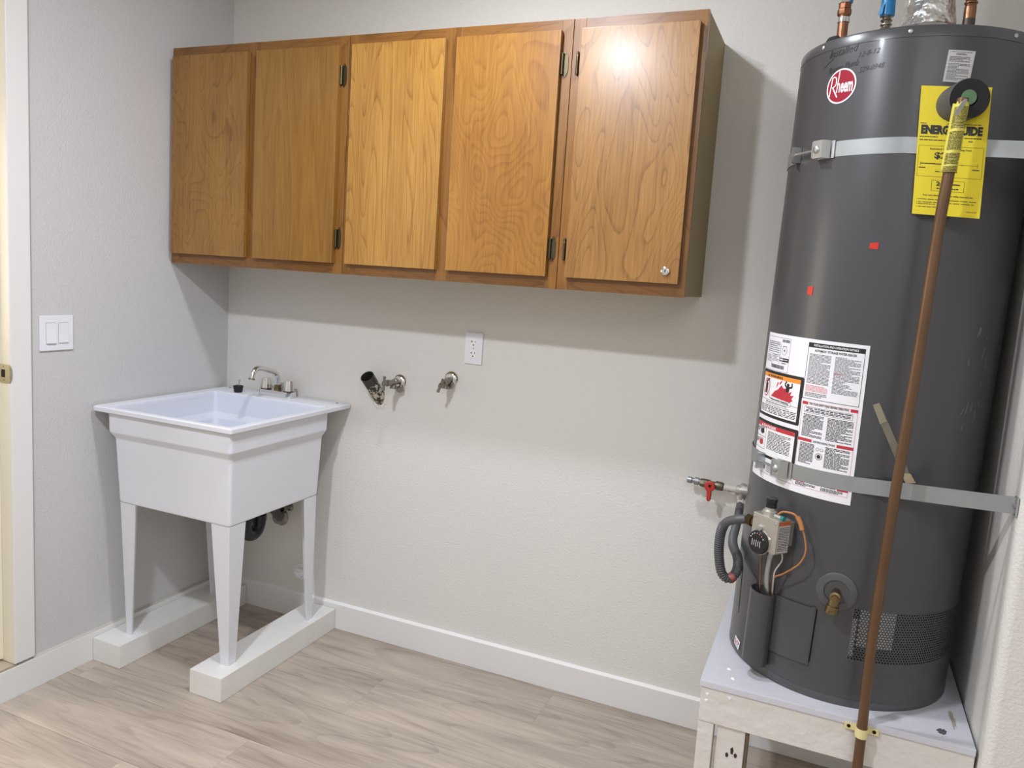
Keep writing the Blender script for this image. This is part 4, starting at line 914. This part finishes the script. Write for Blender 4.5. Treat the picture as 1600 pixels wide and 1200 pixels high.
# ------------------------------------------------------------------ gas line
gl = thing('gas_pipe', 'short grey gas pipe on the wall left of the heater with a red-handled shutoff', 'pipe', (2.11, 0, .84)); gy = -.05
gz = lambda x: .8475 - .0
MB().lathe([(0, .010), (.013, .011), (.016, .008), (.022, .008), (.023, .0125), (.036, .0125), (.037, .009), (.045, .009)], (1.948, gy, .850), (1, 0, -.05), 16).build('capped_end', mat('grey_iron', (.30, .31, .30), .45, .8), gl)
MB().lathe([(0, .0125), (.010, .0145), (.030, .0145), (.034, .011), (.046, .011), (.050, .0145), (.070, .0145), (.074, .011)], (1.988, gy, .847), (1, 0, -.05), 8).build('valve_body', mat('dull_bronze', (.16, .14, .10), .45, .9), gl)
rv = MB().lathe([(0, .0165), (.010, .0160), (.012, .012)], (2.0215, gy - .014, .843), (0, -1, 0), 20)
rv.loft([[(2.0215 + a, gy - .026, .843 + b_), (2.0215 + a, gy - .016, .843 + b_)] for a, b_ in ((-.007, -.010), (-.006, -.042), (-.002, -.046), (.003, -.046), (.006, -.042), (.008, -.010))], cap0=False, cap1=False)
rv.box(2.0155, 2.0275, gy - .027, gy - .016, .799, .835, bev=.002)
ro = rv.build('lever', redp, gl); ro['label'] = 'red plastic lever pointing down'
MB().lathe([(0, .005), (.003, .004)], (2.0215, gy - .026, .846), (0, -1, 0), 6).build('lever_screw', dark, ro)
MB().tube([(2.055, gy, .843), (2.103, gy, .841)], .0105, 16).build('nipple', mat('painted_iron', (.55, .52, .46), .6, spots=(40, .55, (.34, .31, .27))), gl)
te = MB().lathe([(0, .0135), (.006, .0165), (.034, .0165), (.040, .0135)], (2.098, gy, .841), (1, 0, -.02), 16); te.tube([(2.116, gy, .845), (2.116, gy, .815)], .0145, 16); te.tube([(2.116, gy, .842), (2.116, -.001, .842)], .012, 14)
te.build('tee', mat('mottled_iron', (.38, .36, .32), .5, .4, spots=(45, .55, (.62, .58, .52))), gl)
MB().lathe([(0, .015), (.016, .0155), (.018, .012), (.030, .012)], (2.116, gy, .818), (0, -.1, -1), 6).build('flare_nut', chrome, gl)
gf = thing('gas_flex_line', 'grey corrugated gas hose looping from the wall pipe to the heater control', 'hose', (2.114, -.05, .70))
pts = [(2.116, -.053, .803), (2.119, -.10, .777), (2.123, -.20, .765), (2.128, -.30, .767), (2.139, -.39, .772), (2.158, -.448, .762), (2.163, -.480, .742), (2.155, -.497, .727), (2.142, -.503, .721), (2.126, -.507, .738), (2.116, -.510, .790), (2.117, -.518, .842), (2.128, -.528, .873), (2.15, -.54, .889)]
inl = wh.matrix_basis @ (loc(-.001, -.022, -.034) + -t_ * .033)
pts = pts[:-1] + [(2.152, -.538, .889), tuple(inl)]
P = catmull(pts, 26); Pd = []; acc = 0; last = P[0]; rr2 = []
for p_ in P:
    acc += (p_ - last).length; last = p_; Pd.append(p_); rr2.append(.0112 + .0013 * sin(acc / .0062 * 2 * pi * .9))
# resample evenly so each ripple is resolved
tot = acc; N_ = int(tot / .001); ev = []; i = 0; acc = 0; cum = [0]
for a, b_ in zip(P[:-1], P[1:]): cum.append(cum[-1] + (b_ - a).length)
k = 0
for i in range(N_ + 1):
    d_ = tot * i / N_
    while k < len(cum) - 2 and cum[k + 1] < d_: k += 1
    f = (d_ - cum[k]) / max(cum[k + 1] - cum[k], 1e-9); ev.append(P[k].lerp(P[k + 1], min(f, 1)))
rads = [.0112 if (s_ * .001 < .03 or tot - s_ * .001 < .07) else .0098 + .0032 * (.5 + .5 * sin(s_ * .001 / .0060 * 2 * pi)) for s_ in range(len(ev))]
MB().tube(ev, rads, 14).build('hose', flexm, gf, smooth=50)
MB().lathe([(0, .0128), (.012, .0128)], P[int(len(P) * .50)], P[int(len(P) * .50) + 1] - P[int(len(P) * .50)], 16).build('red_band', mat('faded_red', (.35, .10, .08), .6), gf)
MB().lathe([(0, .0125), (.022, .0135), (.026, .012)], (2.116, -.052, .806), (0, -.35, -1), 12).build('end_fitting', mat('spattered_fitting', (.22, .22, .22), .4, .5, spots=(50, .52, (.6, .6, .58))), gf)

# ------------------------------------------------------------------ lines above the heater
ZT2 = 2.0365
cpL = thing('water_pipe', 'left copper water pipe with steel nut rising from the heater top', 'pipe', (2.271, -.45, ZT2), 'pipes rising from the heater top')
MB().lathe([(0, .0118), (.078, .0118)], (2.271, -.45, ZT2), (0, 0, 1), 20).build('copper_stub', copperb, cpL)
MB().lathe([(.060, .0118), (.061, .0138), (.072, .0138), (.074, .012)], (2.271, -.45, ZT2), (0, 0, 1), 20).build('solder_ring', chrome, cpL)
MB().lathe([(.076, .0135), (.080, .0155), (.090, .0155), (.092, .0135), (.104, .0135)], (2.271, -.45, ZT2), (0, 0, 1), 8).build('copper_union', mat('brown_copper', (.25, .11, .06), .4, 1), cpL)
MB().lathe([(.104, .0165), (.135, .0165), (.137, .013), (.23, .013)], (2.271, -.45, ZT2), (0, 0, 1), 6).build('steel_nut', chrome, cpL)
MB().lathe([(0, .028), (.020, .026), (.030, .020), (.031, .0125)], (2.262, -.44, ZT2), (-.05, 0, 1), 28).build('foam_collar', foamm, cpL)
fx = thing('flex_connector', 'corrugated steel connector with blue tape above the heater', 'pipe', (2.364, -.42, ZT2), 'pipes rising from the heater top')
pz = [(0 + .00125 * i) for i in range(125)]
MB().lathe([(z, .0112 + .0022 * sin(z / .0095 * 2 * pi)) for z in pz], (2.364, -.42, ZT2), (0, 0, 1), 22).build('corrugated_tube', mat('bronze_steel', (.42, .38, .32), .3, 1), fx)
rn = random.Random(2); bt = MB(); bt.lathe([(.078, .0150), (.082, .0165), (.11, .0155), (.25, .0165)], (2.364, -.42, ZT2), (0, 0, 1), 14)
bt.add([(2.350, -.434, ZT2 + .10), (2.343, -.436, ZT2 + .078), (2.353, -.440, ZT2 + .080), (2.356, -.437, ZT2 + .11)], [(0, 1, 2, 3)]); bt.build('blue_tape', bluet, fx)
fv = thing('flue_pipe', 'foil-taped metal flue on the centre of the heater top', 'flue', (2.455, -.335, ZT2))
MB().lathe([(0, .080), (.02, .078), (.052, .074), (.066, .067), (.074, .060)], (2.455, -.335, ZT2), (0, 0, 1), 40).build('draft_hood', mat('bright_steel', (.66, .66, .66), .25, 1), fv)
fl_ = MB(); rings = []; rn = random.Random(12)
for i in range(26):
    z = ZT2 + .066 + i * .0125; r0 = .064 - .010 * min(1, i / 5) + (.002 if i % 7 == 0 else 0)
    rings.append([(2.455 + (r0 + rn.uniform(-.0016, .0016)) * cos(2 * pi * k / 40), -.335 + (r0 + rn.uniform(-.0016, .0016)) * sin(2 * pi * k / 40), z + rn.uniform(-.003, .003)) for k in range(40)])
fl_.loft(rings); fl_.build('foil_wrap', foil, fv)
cpR = thing('water_pipe', 'right copper water pipe, ridged above a dark sleeve, on the heater top', 'pipe', (2.54, -.36, ZT2), 'pipes rising from the heater top')
MB().lathe([(0, .0135), (.080, .0132)], (2.54, -.36, ZT2), (0, 0, 1), 20).build('dark_sleeve', mat('brown_sleeve', (.07, .045, .035), .4), cpR)
MB().lathe([(.078, .0128)] + [(.08 + .0012 * i, .0128 + (.0016 * sin(i * .0012 / .011 * 2 * pi) if i > 22 else 0)) for i in range(130)], (2.54, -.36, ZT2), (0, 0, 1), 20).build('copper_tube', copperb, cpR)
